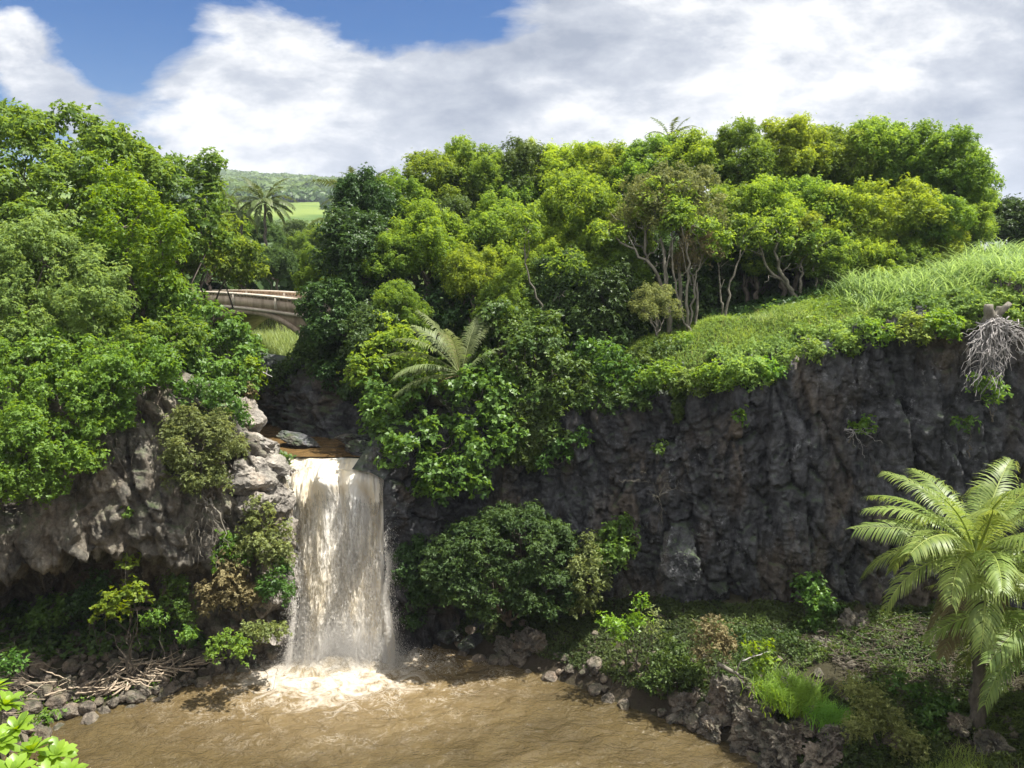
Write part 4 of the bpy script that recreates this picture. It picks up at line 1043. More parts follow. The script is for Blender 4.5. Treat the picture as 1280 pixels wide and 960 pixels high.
trunk_tree("pale forked trunk leaning left in front of the dark forest interior", 1000, 390, 38.5, [[(985, 355, 38.5), (955, 330, 38.5), (950, 300, 38.5)], [(1000, 350, 38.6), (1003, 310, 39)], [(985, 360, 38.5), (968, 320, 38.2), (975, 290, 38)]])
trunk_tree("pale forked trunk spreading right at the top of the lawn", 1022, 385, 38.8, [[(1035, 350, 38.8), (1045, 310, 39)], [(1020, 340, 38.8), (1012, 300, 39)], [(1050, 345, 38.8), (1070, 320, 39)]], r=0.09)
trunk_tree("thin leaning trunks with dry twigs at the left end of the lawn", 862, 418, 36.6, [[(858, 370, 36.6), (862, 320, 36.6), (850, 280, 36.8)], [(868, 350, 36.8), (885, 300, 36.8)], [(850, 380, 36.6), (838, 330, 36.6), (842, 270, 37)]], r=0.09)
trunk_tree("slim pair of trunks in the shade left of the forked trunk", 905, 410, 37.5, [[(910, 360, 37.5), (925, 320, 37.6), (930, 290, 38)], [(900, 360, 37.5), (893, 310, 37.8)]], r=0.08)
trunk_tree("tree with a long pale limb bowed over the shaded cliff edge", 838, 425, 37, [[(832, 370, 37), (815, 325, 37), (780, 305, 37.5), (760, 290, 38)], [(835, 370, 37), (828, 310, 37.3), (815, 250, 38)], [(830, 340, 37), (845, 290, 37.6), (850, 240, 38)]], r=0.13)
trunk_tree("shaded tree with two straight dark stems by the cane grass", 1075, 370, 39.6, [[(1072, 330, 39.6), (1060, 300, 40)], [(1082, 335, 39.6), (1092, 300, 40)]], mat='bark', r=0.09)
trunk_tree("tree with a pale kinked dead stem above the cliff palm", 682, 420, 37, [[(684, 395, 36.6), (662, 355, 36.4), (655, 330, 36.4), (657, 285, 36.6)], [(684, 400, 36.8), (700, 360, 37), (712, 340, 37.3)]], r=0.075)
tree("dry twiggy half bare tree among the green crowns", 850, 262, 38.4, 46, 'o', 'olive', 0, FG, base=tuple(at(845, 420, 37.4)[:2]), trunk_r=0.12, ntw=70)
tree("thin open tree with brownish leaves beside the dry twiggy tree", 800, 268, 38.8, 38, 'o', 'olive', 1, FG, base=tuple(at(822, 425, 37.4)[:2]), trunk_r=0.11, ntw=60)
tree("grey dry tangle of twigs below the half bare tree", 866, 320, 37.4, 30, 'o', 'brownleaf', 1, FG, base=tuple(at(870, 418, 36.8)[:2]), trunk_r=0.08, ntw=70)
tree("small pale barked tree with sparse leaves at the cliff edge", 818, 384, 35.6, 27, 'o', 'olive', 0, None, base=tuple(at(824, 430, 35.3)[:2]), trunk_r=0.06, ntw=60)
tree("dark flat topped tree beyond the cane grass at the right edge", 1262, 285, 50, 42, 'd', 'dark', 0, None, sz=0.8)
tree("dark tree beyond the cane grass, its crown cut by the frame", 1318, 290, 50, 46, 'd', 'dark', 1, None)
# interior understory that closes the forest floor
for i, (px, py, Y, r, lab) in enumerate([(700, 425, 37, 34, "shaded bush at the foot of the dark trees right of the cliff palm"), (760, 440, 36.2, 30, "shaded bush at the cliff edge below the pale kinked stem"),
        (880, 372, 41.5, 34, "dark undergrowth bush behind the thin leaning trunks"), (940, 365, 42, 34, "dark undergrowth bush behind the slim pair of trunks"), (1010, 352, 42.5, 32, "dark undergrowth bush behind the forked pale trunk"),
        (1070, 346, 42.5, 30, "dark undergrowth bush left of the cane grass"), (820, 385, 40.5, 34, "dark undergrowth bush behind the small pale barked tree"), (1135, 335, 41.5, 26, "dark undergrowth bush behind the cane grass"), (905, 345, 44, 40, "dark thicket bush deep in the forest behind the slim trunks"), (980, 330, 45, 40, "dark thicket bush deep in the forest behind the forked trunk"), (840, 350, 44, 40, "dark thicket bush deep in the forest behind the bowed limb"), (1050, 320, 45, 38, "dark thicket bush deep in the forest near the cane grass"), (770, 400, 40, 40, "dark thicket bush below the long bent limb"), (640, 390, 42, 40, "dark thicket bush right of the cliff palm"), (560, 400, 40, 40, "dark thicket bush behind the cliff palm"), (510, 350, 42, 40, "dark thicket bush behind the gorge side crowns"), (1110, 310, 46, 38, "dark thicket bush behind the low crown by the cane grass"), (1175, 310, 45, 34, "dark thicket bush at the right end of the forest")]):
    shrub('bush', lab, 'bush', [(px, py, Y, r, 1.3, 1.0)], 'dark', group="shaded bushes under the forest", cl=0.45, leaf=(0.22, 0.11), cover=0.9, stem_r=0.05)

# low scrub where the forest meets the lawn
for i, (px, py, Y, r, m, lab) in enumerate([(835, 440, 35.0, 22, 'berry', "low leafy scrub at the left end of the lawn"), (868, 432, 35.4, 20, 'vine', "low bright scrub on the lawn by the thin leaning trunks"), (900, 424, 35.8, 18, 'berry', "low scrub on the lawn before the slim pair of trunks"), (800, 455, 34.6, 24, 'berry', "low scrub under the small pale barked tree"), (935, 412, 36.4, 16, 'berry', "low scrub at the forest edge left of the forked trunk"), (970, 400, 37.0, 15, 'vine', "small bright scrub just left of the forked pale trunk's foot"), (1045, 384, 38, 14, 'berry', "small scrub right of the forked pale trunk's foot"), (1090, 372, 38, 18, 'forest', "scrub between the forest edge and the cane grass"), (1120, 350, 38, 22, 'forest', "leafy scrub at the left end of the cane grass"), (850, 405, 38, 26, 'berry', "shaded scrub behind the thin leaning trunks")]):
    shrub('bush', lab, 'bush', [(px, py, Y, r, 1.5, 0.8), (px + r, py + 4, Y, r * 0.6, 1.2, 0.8), (px - r, py + 6, Y, r * 0.6, 1.2, 0.8)], m, group=None, cl=0.22, leaf=(0.13, 0.065), cover=0.9, stem_r=0.03, jit=0.5, seed=480 + i)
for i, (px, py, Y, r, m, lab) in enumerate([(388, 452, 39.5, 24, 'berry', "shaded bush on top of the gorge wall under the dark trees"), (425, 472, 38.0, 24, 'dark', "dark bush over the gorge wall right of centre"), (452, 492, 36.4, 22, 'dark', "dark bush hanging above the upper pool's right shore"), (333, 478, 40.6, 14, 'berry', "small shaded bush on the gorge wall near the dead branch"), (360, 470, 40.2, 16, 'dark', "dark bush on the gorge wall below the bridge's arch")]):
    shrub('bush', lab, 'bush', [(px, py, Y, r, 1.3, 0.9), (px + r * 0.7, py + r * 0.7, Y - 0.4, r * 0.6)], m, group=None, cl=0.3, leaf=(0.16, 0.08), cover=0.9, stem_r=0.04, jit=0.4, seed=495 + i)

# gorge side
tree("large dark glossy tree overhanging the gorge beside the bridge", 444, 318, 41, 54, 'd', 'dark', 0, None, base=(-6.2, 41.5), trunk_r=0.25)
tree("dark tree crown under the large glossy tree, shading the gorge", 425, 395, 39, 46, 'd', 'dark', 1, None, base=(-6.0, 39.5), trunk_r=0.18)
tree("dark leafy tree leaning over the upper pool's right side", 470, 430, 37, 42, 'd', 'dark', 0, None, base=(-3.2, 37.5), trunk_r=0.14)
tree("dark tree tip above the right end of the bridge", 452, 262, 43, 36, 'd', 'dark', 1, None, base=(-5.0, 43))
tree("green tree at the bridge's right end", 398, 352, 46.5, 27, 'f', 'forest', 2, None)
tree("shaded tree below the right end of the bridge", 408, 435, 41.5, 32, 'd', 'dark', 0, None)
for i, (px, py, Y, r, m, lab) in enumerate([(345, 335, 64, 26, 'far', "light green tree behind the bridge's right half"), (300, 330, 66, 30, 'far', "round green tree behind the bridge's middle"), (262, 318, 60, 34, 'forest', "green tree behind the bridge's left end"),
       (375, 322, 72, 22, 'forest', "mid green tree behind the dark gorge tree"), (330, 300, 80, 24, 'far', "tree under the distant palm"), (290, 285, 78, 26, 'forest', "tree below the cluster of far palm tops"), (368, 296, 95, 18, 'far', "small tree in the valley right of the distant palm"), (400, 300, 90, 18, 'forest', "small tree in the valley beside the gorge tree")]):
    tree(lab, px, py, Y, r, 'f', m, i, "trees behind the bridge", trunk_r=0.15, lobes_n=3, ntw=6)

# ================================================================ left bank trees
LK = dict(cl=0.5, leaf=(0.22, 0.10), cover=0.95, up=0.45, tintup=0.3)
def ltree(label, blobs, mat, base, **kw):
    k = dict(LK); k.update(kw)
    return shrub('tree', label, 'tree', blobs, mat, base=base, leafpart='crown', stem_r=0.22, ntw=30, **k)
def gb(px, py, Y): c = at(px, py, Y); return (c[0], c[1], gz(c[0], c[1]) - 0.1)
ltree("huge broad leaved tree filling the upper left corner", [(30, 222, 35, 78), (100, 216, 36, 66), (-50, 210, 35, 85), (160, 228, 37, 50), (60, 270, 33.5, 75), (-20, 290, 32, 80), (-110, 260, 33, 90)], 'almond', gb(20, 420, 35.5), seed=301)
ltree("large leaved tree reaching out against the blue sky beside the hills", [(200, 235, 39, 40), (238, 232, 39.5, 30), (255, 275, 39.5, 36), (215, 285, 38.5, 42), (258, 208, 39.8, 12)], 'almond', gb(225, 400, 39.5), seed=302, open_=0.15)
ltree("green tree spreading above the bridge's left end", [(280, 312, 43, 34), (308, 330, 44, 22), (258, 322, 42, 30), (290, 335, 43, 22), (238, 305, 41, 34)], 'forest', gb(205, 400, 42), seed=303, cl=0.45, leaf=(0.2, 0.1))
ltree("yellow green fine leaved tree on the left slope", [(150, 245, 33.4, 34), (165, 285, 32.6, 45), (200, 300, 32.8, 38), (200, 345, 32.8, 28), (130, 215, 34, 20)], 'yellowgreen', gb(170, 420, 34), seed=304, cl=0.32, leaf=(0.13, 0.06), cover=0.75, jit=0.5)
ltree("pale feathery tree at the left edge with hanging sprays", [(55, 330, 30.6, 55), (110, 370, 30.4, 50), (20, 380, 29.8, 55), (75, 425, 29.9, 55), (-40, 330, 30, 60), (125, 440, 30.3, 36)], 'pale', gb(60, 520, 32), seed=305, cl=0.34, leaf=(0.11, 0.05), cover=0.75, droop=0.25, jit=0.45)
ltree("tree high behind the corner tree on the left slope", [(90, 300, 42, 46), (150, 320, 42, 46), (40, 330, 41, 46), (190, 300, 43, 40)], 'almond', gb(110, 400, 42), seed=320, cl=0.45, leaf=(0.2, 0.1))
ltree("leafy tree behind the yellow green tree, seen through it", [(120, 360, 37, 46), (180, 335, 37.5, 44), (60, 390, 36, 44)], 'forest', gb(140, 420, 38), seed=321, cl=0.42, leaf=(0.18, 0.09))
ltree("green tree in the shade between the yellow tree and the bridge", [(180, 370, 34, 42), (215, 395, 33.6, 34), (165, 400, 33, 36)], 'almond', gb(190, 440, 34), seed=306, cl=0.45, leaf=(0.2, 0.1))
ltree("leafy tree below the yellow green tree, above the fluted rock", [(150, 430, 31, 40), (185, 440, 31.4, 34), (215, 430, 32, 36), (110, 480, 30, 30)], 'forest', gb(170, 470, 32), seed=307, cl=0.4, leaf=(0.15, 0.08), jit=0.4)
shrub('bush', "big round bush in front of the bridge's left half", 'bush', [(262, 415, 35, 34), (285, 440, 34.5, 34), (240, 440, 33.8, 34), (290, 475, 33.6, 24), (255, 475, 33, 26)], 'hau', base=gb(265, 470, 35), seed=308, cl=0.4, leaf=(0.19, 0.11), cover=0.9, stem_r=0.1)
shrub('bush', "yellowing bush on the gorge corner by the dead branch", 'bush', [(312, 465, 34, 12, 1, 1.6), (308, 490, 33.6, 11, 1, 1.2)], 'yellowgreen', base=gb(308, 500, 34.2), seed=309, cl=0.2, leaf=(0.13, 0.07))
shrub('bush', "dry brown leaf tuft hanging at the gorge corner", 'bush', [(313, 497, 33.2, 7, 1, 1.7)], 'brownleaf', base=gb(306, 488, 34), seed=310, cl=0.15, leaf=(0.14, 0.06), stem=False)
# hanging green over the cliff
VK = dict(cl=0.28, leaf=(0.125, 0.07), cover=0.95, up=0.25, droop=0.35, jit=0.35)
shrub('hanging_vine', "broad curtain of bright green vines hanging at the left edge of the cliff", 'vine', [(20, 500, 27.4, 48, 1, 1.2), (75, 505, 27.6, 44, 1, 1.2), (40, 560, 26.4, 44, 1, 1.3), (0, 595, 25.8, 36, 1, 1.3), (90, 560, 27.0, 32, 1, 1.3), (65, 600, 26.6, 22, 1, 1.6), (-40, 560, 26, 50), (105, 520, 27.6, 30), (35, 450, 28.6, 50), (100, 460, 28.8, 40)], 'vine', base=gb(40, 490, 31), seed=311, stem_r=0.08, **VK)
shrub('hanging_vine', "narrow tongue of green vine hanging left of the fluted rock", 'vine', [(135, 475, 28.2, 32, 1, 1.1), (145, 515, 28.3, 17, 1, 1.5), (170, 465, 28.8, 30), (190, 455, 29.4, 26)], 'vine', base=gb(140, 470, 31), seed=312, stem_r=0.06, **VK)
shrub('hanging_vine', "vines trailing over the lichened rock above the olive shrub", 'vine', [(235, 492, 30.6, 14), (275, 500, 31, 22, 1, 1.2), (295, 525, 31.4, 15, 1, 1.3), (205, 468, 30.6, 15)], 'hau', base=gb(255, 480, 32.5), seed=313, stem_r=0.04, **VK)
shrub('shrub', "rounded olive green shrub growing from the cliff beside the pale rock shelf", 'shrub', [(240, 560, 29.6, 36), (272, 560, 29.7, 30), (225, 580, 29.3, 26), (255, 595, 29.3, 28), (265, 525, 30.2, 24), (235, 530, 29.9, 24)], 'olive', base=(-12.1, 30.0, 7.6), seed=314, cl=0.26, leaf=(0.10, 0.045), cover=0.8, stem_r=0.08, ntw=60, jit=0.5)
shrub('shrub', "leafy shrub clinging to the rock at the waterfall's left side", 'shrub', [(325, 640, 30.0, 16, 1, 1.3), (318, 668, 29.8, 20), (340, 690, 29.8, 22), (350, 665, 30, 12), (300, 690, 29.7, 16)], 'olive', base=(-10.3, 30.6, 4.6), seed=315, cl=0.22, leaf=(0.12, 0.06), cover=0.8, ntw=40, jit=0.5)
shrub('hanging_vine', "fine bright green hanging fern curtain beside the falling water", 'vine', [(345, 718, 29.6, 16, 1, 1.3), (352, 740, 29.6, 13), (338, 735, 29.4, 14)], 'hau', base=(-10.0, 30.4, 3.6), seed=316, cl=0.2, leaf=(0.10, 0.05), cover=1.0, stem=False)
shrub('shrub', "brownish dry leaved shrub under the hanging roots", 'shrub', [(285, 725, 29.2, 22), (270, 745, 29, 20), (305, 745, 29.2, 20), (290, 700, 29.4, 12)], 'brownleaf', base=(-11.3, 30.3, 2.2), seed=317, cl=0.2, leaf=(0.12, 0.06), cover=0.75, ntw=40, jit=0.5)
shrub('shrub', "bright leaved shrub below the hanging roots", 'shrub', [(285, 680, 29.5, 12), (300, 700, 29.5, 12), (275, 700, 29.3, 9)], 'vine', base=(-11.3, 30.5, 4), seed=318, cl=0.2, leaf=(0.14, 0.08))
shrub('shrub', "sunlit sapling with pale round leaves in front of the cave", 'shrub', [(150, 755, 28, 20), (175, 745, 28.2, 14), (160, 705, 28.6, 12), (165, 730, 28.4, 12), (132, 765, 27.8, 12)], 'yellowgreen', base=gb(160, 790, 28.4), seed=319, cl=0.2, leaf=(0.15, 0.10), cover=0.75, ntw=30, jit=0.5, open_=0.2)
for i, (bl, m, lab) in enumerate([([(60, 765, 29, 20), (45, 780, 28.6, 14)], 'hau', "small shaded green bush by the cave mouth at the left"), ([(118, 735, 29, 20), (105, 755, 29, 16)], 'dark', "dark leafy bush at the cave mouth behind the pale sapling"),
      ([(215, 755, 29.2, 18), (220, 735, 29.4, 14), (235, 770, 29, 10)], 'hau', "shaded bush between the pale sapling and the brown shrub"), ([(190, 775, 28.4, 10), (235, 795, 28.2, 9)], 'vine', "low green sprig by the long log"),
      ([(280, 800, 28, 12), (300, 812, 27.8, 14), (270, 815, 27.6, 9)], 'vine', "mossy green tuft on the bank rocks near the waterfall"), ([(320, 790, 28.6, 14), (345, 790, 29, 12)], 'olive', "weedy green clump on the rocks at the foot of the fall"),
      ([(20, 830, 25.8, 14)], 'hau', "small weed clump among the grey boulders at the left edge"), ([(60, 900, 22.8, 9)], 'vine', "tiny weed at the water line in the lower left"), ([(155, 640, 28.2, 4)], 'vine', "tiny fern on the fluted rock")]):
    shrub('bush', lab, 'bush', bl, m, seed=330 + i, cl=0.18, leaf=(0.13, 0.07), cover=0.8, ntw=12, stem_r=0.025, jit=0.45)

# ================================================================ plants on and below the right cliff
HK = dict(cl=0.38, leaf=(0.21, 0.14), cover=0.9, up=0.45, jit=0.35)
shrub('tree', "big leaved bright green tree hanging over the cliff just right of the waterfall", 'tree', [(490, 510, 33.6, 40), (545, 505, 33.8, 42), (600, 500, 34, 44), (510, 550, 32.4, 36), (560, 560, 32.4, 40), (605, 550, 32.6, 36), (545, 600, 32, 26, 1, 1.1), (580, 600, 32, 32), (625, 545, 33, 26), (640, 500, 34, 34)], 'hau', base=(-2.0, 35.6, 10.8), seed=401, leafpart='crown', stem_r=0.16, ntw=40, **HK)
shrub('tree', "leafy tree with light tips left of the cliff palm", 'tree', [(470, 460, 35.2, 30), (500, 440, 35.6, 30), (475, 410, 36.4, 22), (520, 475, 35, 26)], 'forest_yellow', base=(-4.0, 36.5, 11), seed=402, leafpart='crown', cl=0.36, leaf=(0.17, 0.09), cover=0.9, stem_r=0.1)
shrub('tree', "shaded green tree right of the cliff palm at the rim", 'tree', [(655, 450, 34.6, 38), (625, 440, 35, 32), (610, 405, 35.6, 30), (690, 470, 34.2, 34), (670, 420, 35.4, 34)], 'berry', base=(1.0, 35.8, 11.4), seed=403, leafpart='crown', cl=0.38, leaf=(0.18, 0.10), cover=0.9, stem_r=0.12)
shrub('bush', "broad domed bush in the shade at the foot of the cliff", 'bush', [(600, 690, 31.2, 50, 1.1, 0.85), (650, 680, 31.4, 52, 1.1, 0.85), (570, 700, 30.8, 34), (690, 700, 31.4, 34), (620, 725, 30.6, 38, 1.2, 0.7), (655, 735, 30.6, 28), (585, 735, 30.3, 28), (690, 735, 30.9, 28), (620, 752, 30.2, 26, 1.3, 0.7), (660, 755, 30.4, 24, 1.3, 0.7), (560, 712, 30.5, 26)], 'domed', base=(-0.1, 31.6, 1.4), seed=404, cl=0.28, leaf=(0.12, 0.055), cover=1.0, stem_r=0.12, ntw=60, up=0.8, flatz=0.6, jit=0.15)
shrub('bush', "small shaded bush growing on the cliff right of the domed bush", 'bush', [(770, 680, 31.3, 22), (760, 700, 31.2, 20), (775, 660, 31.6, 14)], 'hau', base=(4.2, 32.6, 3.2), seed=405, cl=0.25, leaf=(0.16, 0.09))
shrub('bush', "dull brownish green bush between the domed bush and the cliff", 'bush', [(735, 720, 31, 28), (740, 695, 31.2, 22), (725, 750, 30.8, 20)], 'olive', base=(3.0, 31.8, 1.6), seed=406, cl=0.25, leaf=(0.12, 0.06), open_=0.2, jit=0.5)
shrub('bush', "dark fern growth behind the right edge of the waterfall", 'bush', [(515, 710, 32.2, 26, 1, 1.4), (510, 770, 31.8, 18), (530, 740, 32, 20)], 'dark', base=(-4.3, 32.6, 3.0), seed=407, cl=0.25, leaf=(0.14, 0.06), stem=False)
for i, (bl, m, lab, b) in enumerate([
   ([(700, 500, 33, 20), (725, 480, 33.4, 24), (690, 540, 32.6, 14), (745, 500, 33, 14)], 'berry', "bush draping over the rim right of the bright hanging tree", (2.6, 34.5, 11)),
   ([(770, 465, 33.4, 26), (800, 480, 33, 20), (740, 450, 34.2, 24)], 'hau', "green bush on the rim left of the sunlit turf edge", (5, 34.6, 11.5)),
   ([(700, 565, 32.6, 13), (725, 548, 32.6, 12), (680, 580, 32.7, 10)], 'hau', "small sprig clinging to the upper cliff near the white rock spot", (2.4, 33.2, 8.4)),
   ([(1015, 740, 29.6, 18), (1030, 765, 29.4, 16), (1018, 785, 29.2, 10), (1008, 730, 29.7, 10)], 'hau', "tall green leafy vine climbing the dark lower cliff", (11.8, 30.2, 2.0)),
   ([(1075, 535, 30.2, 8)], 'vine', "tiny green tuft with roots on the dark cliff", (13.8, 30.8, 9.8)),
   ([(1230, 480, 28.9, 12), (1245, 495, 28.8, 10)], 'vine', "green tuft below the exposed root ball", (18.6, 29.2, 11)),
   ([(1210, 530, 28.6, 9)], 'hau', "faint green sprig on the shaded cliff at the right edge", (18, 29.4, 9.5)),
   ([(820, 560, 31.3, 8)], 'hau', "small green sprig in a cliff crack left of the middle", (6, 32.5, 9.2)),
   ([(922, 520, 31, 6)], 'vine', "tiny green tuft high on the middle of the cliff", (9.6, 32, 10.4)),
   ([(1140, 830, 27.5, 12), (1095, 822, 28, 12), (1060, 815, 28.4, 10)], 'hau', "low green weeds along the foot of the dark cliff", (13.5, 28.4, 2.2))]):
    shrub('bush', lab, 'bush', bl, m, base=b, seed=420 + i, cl=0.24, leaf=(0.16, 0.09), cover=0.85, stem_r=0.03, ntw=12, jit=0.4)
shrub('shrub', "sunlit cream leaved shrub on the bank, left of the other pale shrub", 'shrub', [(765, 785, 28.2, 17), (795, 775, 28.2, 16), (780, 795, 28, 12), (802, 755, 28.4, 9)], 'naupaka', base=gb(800, 820, 28.4), seed=440, cl=0.2, leaf=(0.12, 0.055), cover=0.55, ntw=70, jit=0.55, open_=0.25)
shrub('shrub', "leafless grey twiggy bush beside the sunlit cream shrub", 'shrub', [(812, 785, 28.2, 18), (822, 770, 28.4, 12)], 'olive', base=gb(808, 822, 28.4), seed=441, cl=0.2, leaf=(0.08, 0.03), cover=0.12, ntw=90, jit=0.7)
shrub('shrub', "pale grey green shrub standing on the lava outcrop", 'shrub', [(890, 795, 26.4, 20), (905, 810, 26.4, 14), (880, 815, 26.3, 10)], 'brownleaf', base=gb(900, 850, 26.6), seed=442, cl=0.18, leaf=(0.12, 0.05), cover=0.6, ntw=70, jit=0.55, stem_mat='palebark')
shrub('shrub', "small yellow leaved shrub on the lava outcrop", 'shrub', [(948, 812, 25.8, 13), (955, 830, 25.7, 10)], 'yellowgreen', base=gb(952, 850, 25.9), seed=443, cl=0.16, leaf=(0.13, 0.07), cover=0.7, ntw=30, jit=0.4)
shrub('shrub', "leafy green climber arching over the brush in the lower right", 'shrub', [(1125, 850, 23.5, 12), (1150, 870, 23.4, 14), (1180, 885, 23.2, 16), (1160, 900, 22.8, 14), (1195, 905, 22.8, 12)], 'hau', base=gb(1175, 920, 23), seed=444, cl=0.16, leaf=(0.14, 0.07), cover=0.8, ntw=40, jit=0.5, open_=0.25)
shrub('shrub', "olive scrub behind the bright grass tuft on the right bank", 'shrub', [(1085, 880, 22.8, 24), (1110, 905, 22.3, 24), (1075, 915, 22, 18), (1140, 935, 21.6, 20), (1070, 860, 23.5, 16)], 'olive', base=gb(1100, 930, 22.5), seed=445, cl=0.16, leaf=(0.085, 0.035), cover=0.55, ntw=80, jit=0.6)
shrub('shrub', "shaded green bank shrub below the cliff between the two pale shrubs", 'shrub', [(840, 830, 27.6, 24), (820, 850, 27.2, 18), (865, 845, 27, 16)], 'berry', base=gb(840, 850, 27.6), seed=446, cl=0.2, leaf=(0.12, 0.06), ntw=20)

for i, (px, py, Y, r_, m, lab) in enumerate([(830, 470, 32.0, 20, 'vine', "bright leafy clump at the left end of the sunlit rim"), (862, 478, 31.6, 18, 'turf', "trailing clump over the rim above the tiny cliff tuft"), (895, 470, 31.3, 20, 'vine', "leafy clump hanging over the rim below the lawn's left part"),
      (930, 462, 31.0, 20, 'turf', "ragged green clump draping the rim left of the pale rock corner"), (958, 462, 30.9, 14, 'vine', "bright sprigs hanging beside the pale rock corner"), (1010, 440, 30.8, 14, 'turf', "low green clump on the rim right of the pale rock corner"),
      (1055, 428, 30.5, 16, 'turf', "green rim clump over the brown streaked rock"), (1095, 415, 30.3, 16, 'vine', "leafy rim clump right of the brown streaked rock"), (1140, 410, 30.0, 20, 'turf', "deep green rim clump left of the root ball"), (1175, 405, 29.8, 18, 'vine', "leafy rim clump next to the dead stump"),
      (745, 500, 32.8, 18, 'berry', "shaded trailing clump over the rim above the bare root tangle"), (785, 495, 32.5, 18, 'berry', "shaded trailing clump left of the sunlit rim"), (1270, 395, 29.0, 12, 'turf', "green clump on the rim right of the dead stump")]):
    shrub('bush', lab, 'bush', [(px, py, Y, r_, 1.4, 0.75), (px + r_ * 0.6, py + r_ * 0.5, Y - 0.15, r_ * 0.6)], m, base=tuple(at(px, py, Y + 0.5)), seed=460 + i, group=None, cl=0.2, leaf=(0.14, 0.07), cover=0.9, stem=False, jit=0.5)

# ================================================================ palms
palm("large sunlit coconut palm at the right, standing below the dark cliff", 1220, 690, 22.6, 3.8, 34, base=tuple(atz(1222, 905, 2.6)[:2]), seed=11, dead_mat='brownleaf', nl=64, trunk_r=0.17,
     spec=None, elr=(1.4, -0.3))
palm("coconut palm cut by the right frame edge, its fronds reaching in", 1322, 768, 21.4, 4.0, 30, seed=12, nl=60, trunk_r=0.17, elr=(1.2, -0.5))
palm("coconut palm growing from the cliff rim right of the waterfall, some fronds browning", 576, 466, 33.5, 3.3, 13, base=(-2.2, 35.8), seed=13, nl=54, dead_mat='brownleaf', nuts=False, mat='greypalm', lw=1.15, spec=[(3.0, 1.35, 0.55, 3.3), (2.6, 1.1, 0.1, 3.3), (3.5, 1.0, -0.1, 3.3), (3.2, 0.7, -0.35, 3.4), (3.7, 0.5, -0.5, 3.2), (3.0, 0.25, -0.6, 3.2), (3.5, 0.05, -0.7, 3.0), (1.2, 1.35, 0.6, 3.1), (0.6, 1.25, 0.5, 2.7), (4.4, 1.35, 0.5, 2.6), (0.3, 0.9, 0.1, 2.2), (2.0, 0.9, 0.2, 3.0), (3.3, -0.2, -0.9, 2.8)])
palm("distant coconut palm on its own against the green field", 330, 252, 72, 3.0, 26, seed=14, nl=34, lw=2.6, mat='farpalm', nuts=False, base=(at(332, 300, 72)[0], 72), group=None)
palm("far palm top left of the lone distant palm", 300, 264, 74, 2.6, 18, seed=15, nl=26, lw=2.6, mat='farpalm', nuts=False)
palm("far palm top half hidden behind the left trees", 283, 256, 76, 2.6, 18, seed=16, nl=26, lw=2.6, mat='farpalm', nuts=False)
palm("palm leaning out left of the forest with drooping fronds", 450, 246, 46, 2.7, 16, seed=17, nl=34, lw=1.8, mat='farpalm', nuts=False, base=(-6.2, 47))
palm("grey fronded palm in the gap between gorge tree and field", 434, 282, 50, 2.4, 16, seed=18, nl=34, lw=1.8, mat='farpalm', nuts=False)
palm("small palm top poking out above the forest skyline", 838, 172, 52, 1.9, 16, seed=19, nl=26, lw=2.4, mat='farpalm', nuts=False)
# ================================================================ ground covers
rng = np.random.default_rng(900)
def outside_basin(m=0.3):
    return lambda x, y: (~inside(x, y, BASIN)) & (seg_dist(x, y, BASIN) > m)
# turf on the right cliff top with its ragged hanging edge
P, N = ground_pts(rng, 75000, 3.5, 30, 28.5, 41, lambda x, y: (~inside(x, y, BASIN)) & (seg_dist(x, y, BASIN) > 0.7) & (y < 40 - 0.0 * x))
P[:, 2] += 0.12 * (vnoise(P * 0.8, 4) + 1)
cover_mesh("grass", "sunlit creeping plants in the turf on top of the right cliff", P[::2], N[::2], 'turf', rng, leaf=(0.10, 0.04), per=4, lift=0.16)
PB = P + rng.normal(0, 0.03, P.shape) * [1, 1, 0]
blades("grass", "sunlit short grass blades on top of the right cliff", PB, 0.10 + 0.22 * rng.random(len(PB)) * (0.6 + 0.6 * vnoise(PB * 0.7, 3) + 0.4), 0.5, 'turf', rng, 0.011, 2, tint=0.55 + 0.35 * vnoise(PB * 0.5, 14))
u = np.linspace(0, 1, PRt.shape[0]); 
def edge_pts(PT, i0, i1, j0, j1, n, rng, bias=1.6, lump=0.5, prob=None):
    ii = rng.integers(i0, i1, n); jj = (j1 - (rng.random(n) ** bias) * (j1 - j0)).astype(int)
    # ragged lower limit
    lim = j1 - (j1 - j0) * (0.45 + 0.55 * vnoise(np.stack([ii * 0.035, 0 * ii, 0 * ii], -1), 12) * 1.0 + 0.25 * vnoise(np.stack([ii * 0.13, 0 * ii + 5.0, 0 * ii], -1), 13))
    keep = jj > lim; ii, jj = ii[keep], jj[keep]
    Q = PT[ii, jj]; return Q + rng.normal(0, 0.05, Q.shape)
nR, vR = PRt.shape[:2]
s1 = int(np.argmin(np.abs(PRt[:, 100, 0] - 5.5)))
Q = edge_pts(PRt, s1, nR - 4, int(vR * 0.66), vR - 8, 62000, rng)
N = np.tile(np.array([-0.1, -0.75, 0.7]), (len(Q), 1))
cover_mesh("hanging_turf", "ragged green turf edge hanging over the right cliff rim", Q, N, 'turf', rng, leaf=(0.15, 0.07), per=4, lift=0.38)
s0 = int(np.argmin(np.abs(PRt[:, 100, 0] + 1)))
Q = edge_pts(PRt, s0, s1 + 30, int(vR * 0.55), vR - 8, 16000, rng)
cover_mesh("rim_growth", "shaded leafy growth over the cliff rim below the dark trees", Q, np.tile(np.array([-0.1, -0.75, 0.7]), (len(Q), 1)), 'berry', rng, leaf=(0.18, 0.09), per=5, lift=0.4)
Q = edge_pts(PLt, 120, int(PLt.shape[0] * 0.86), int(PLt.shape[1] * 0.84), PLt.shape[1] - 4, 26000, rng)
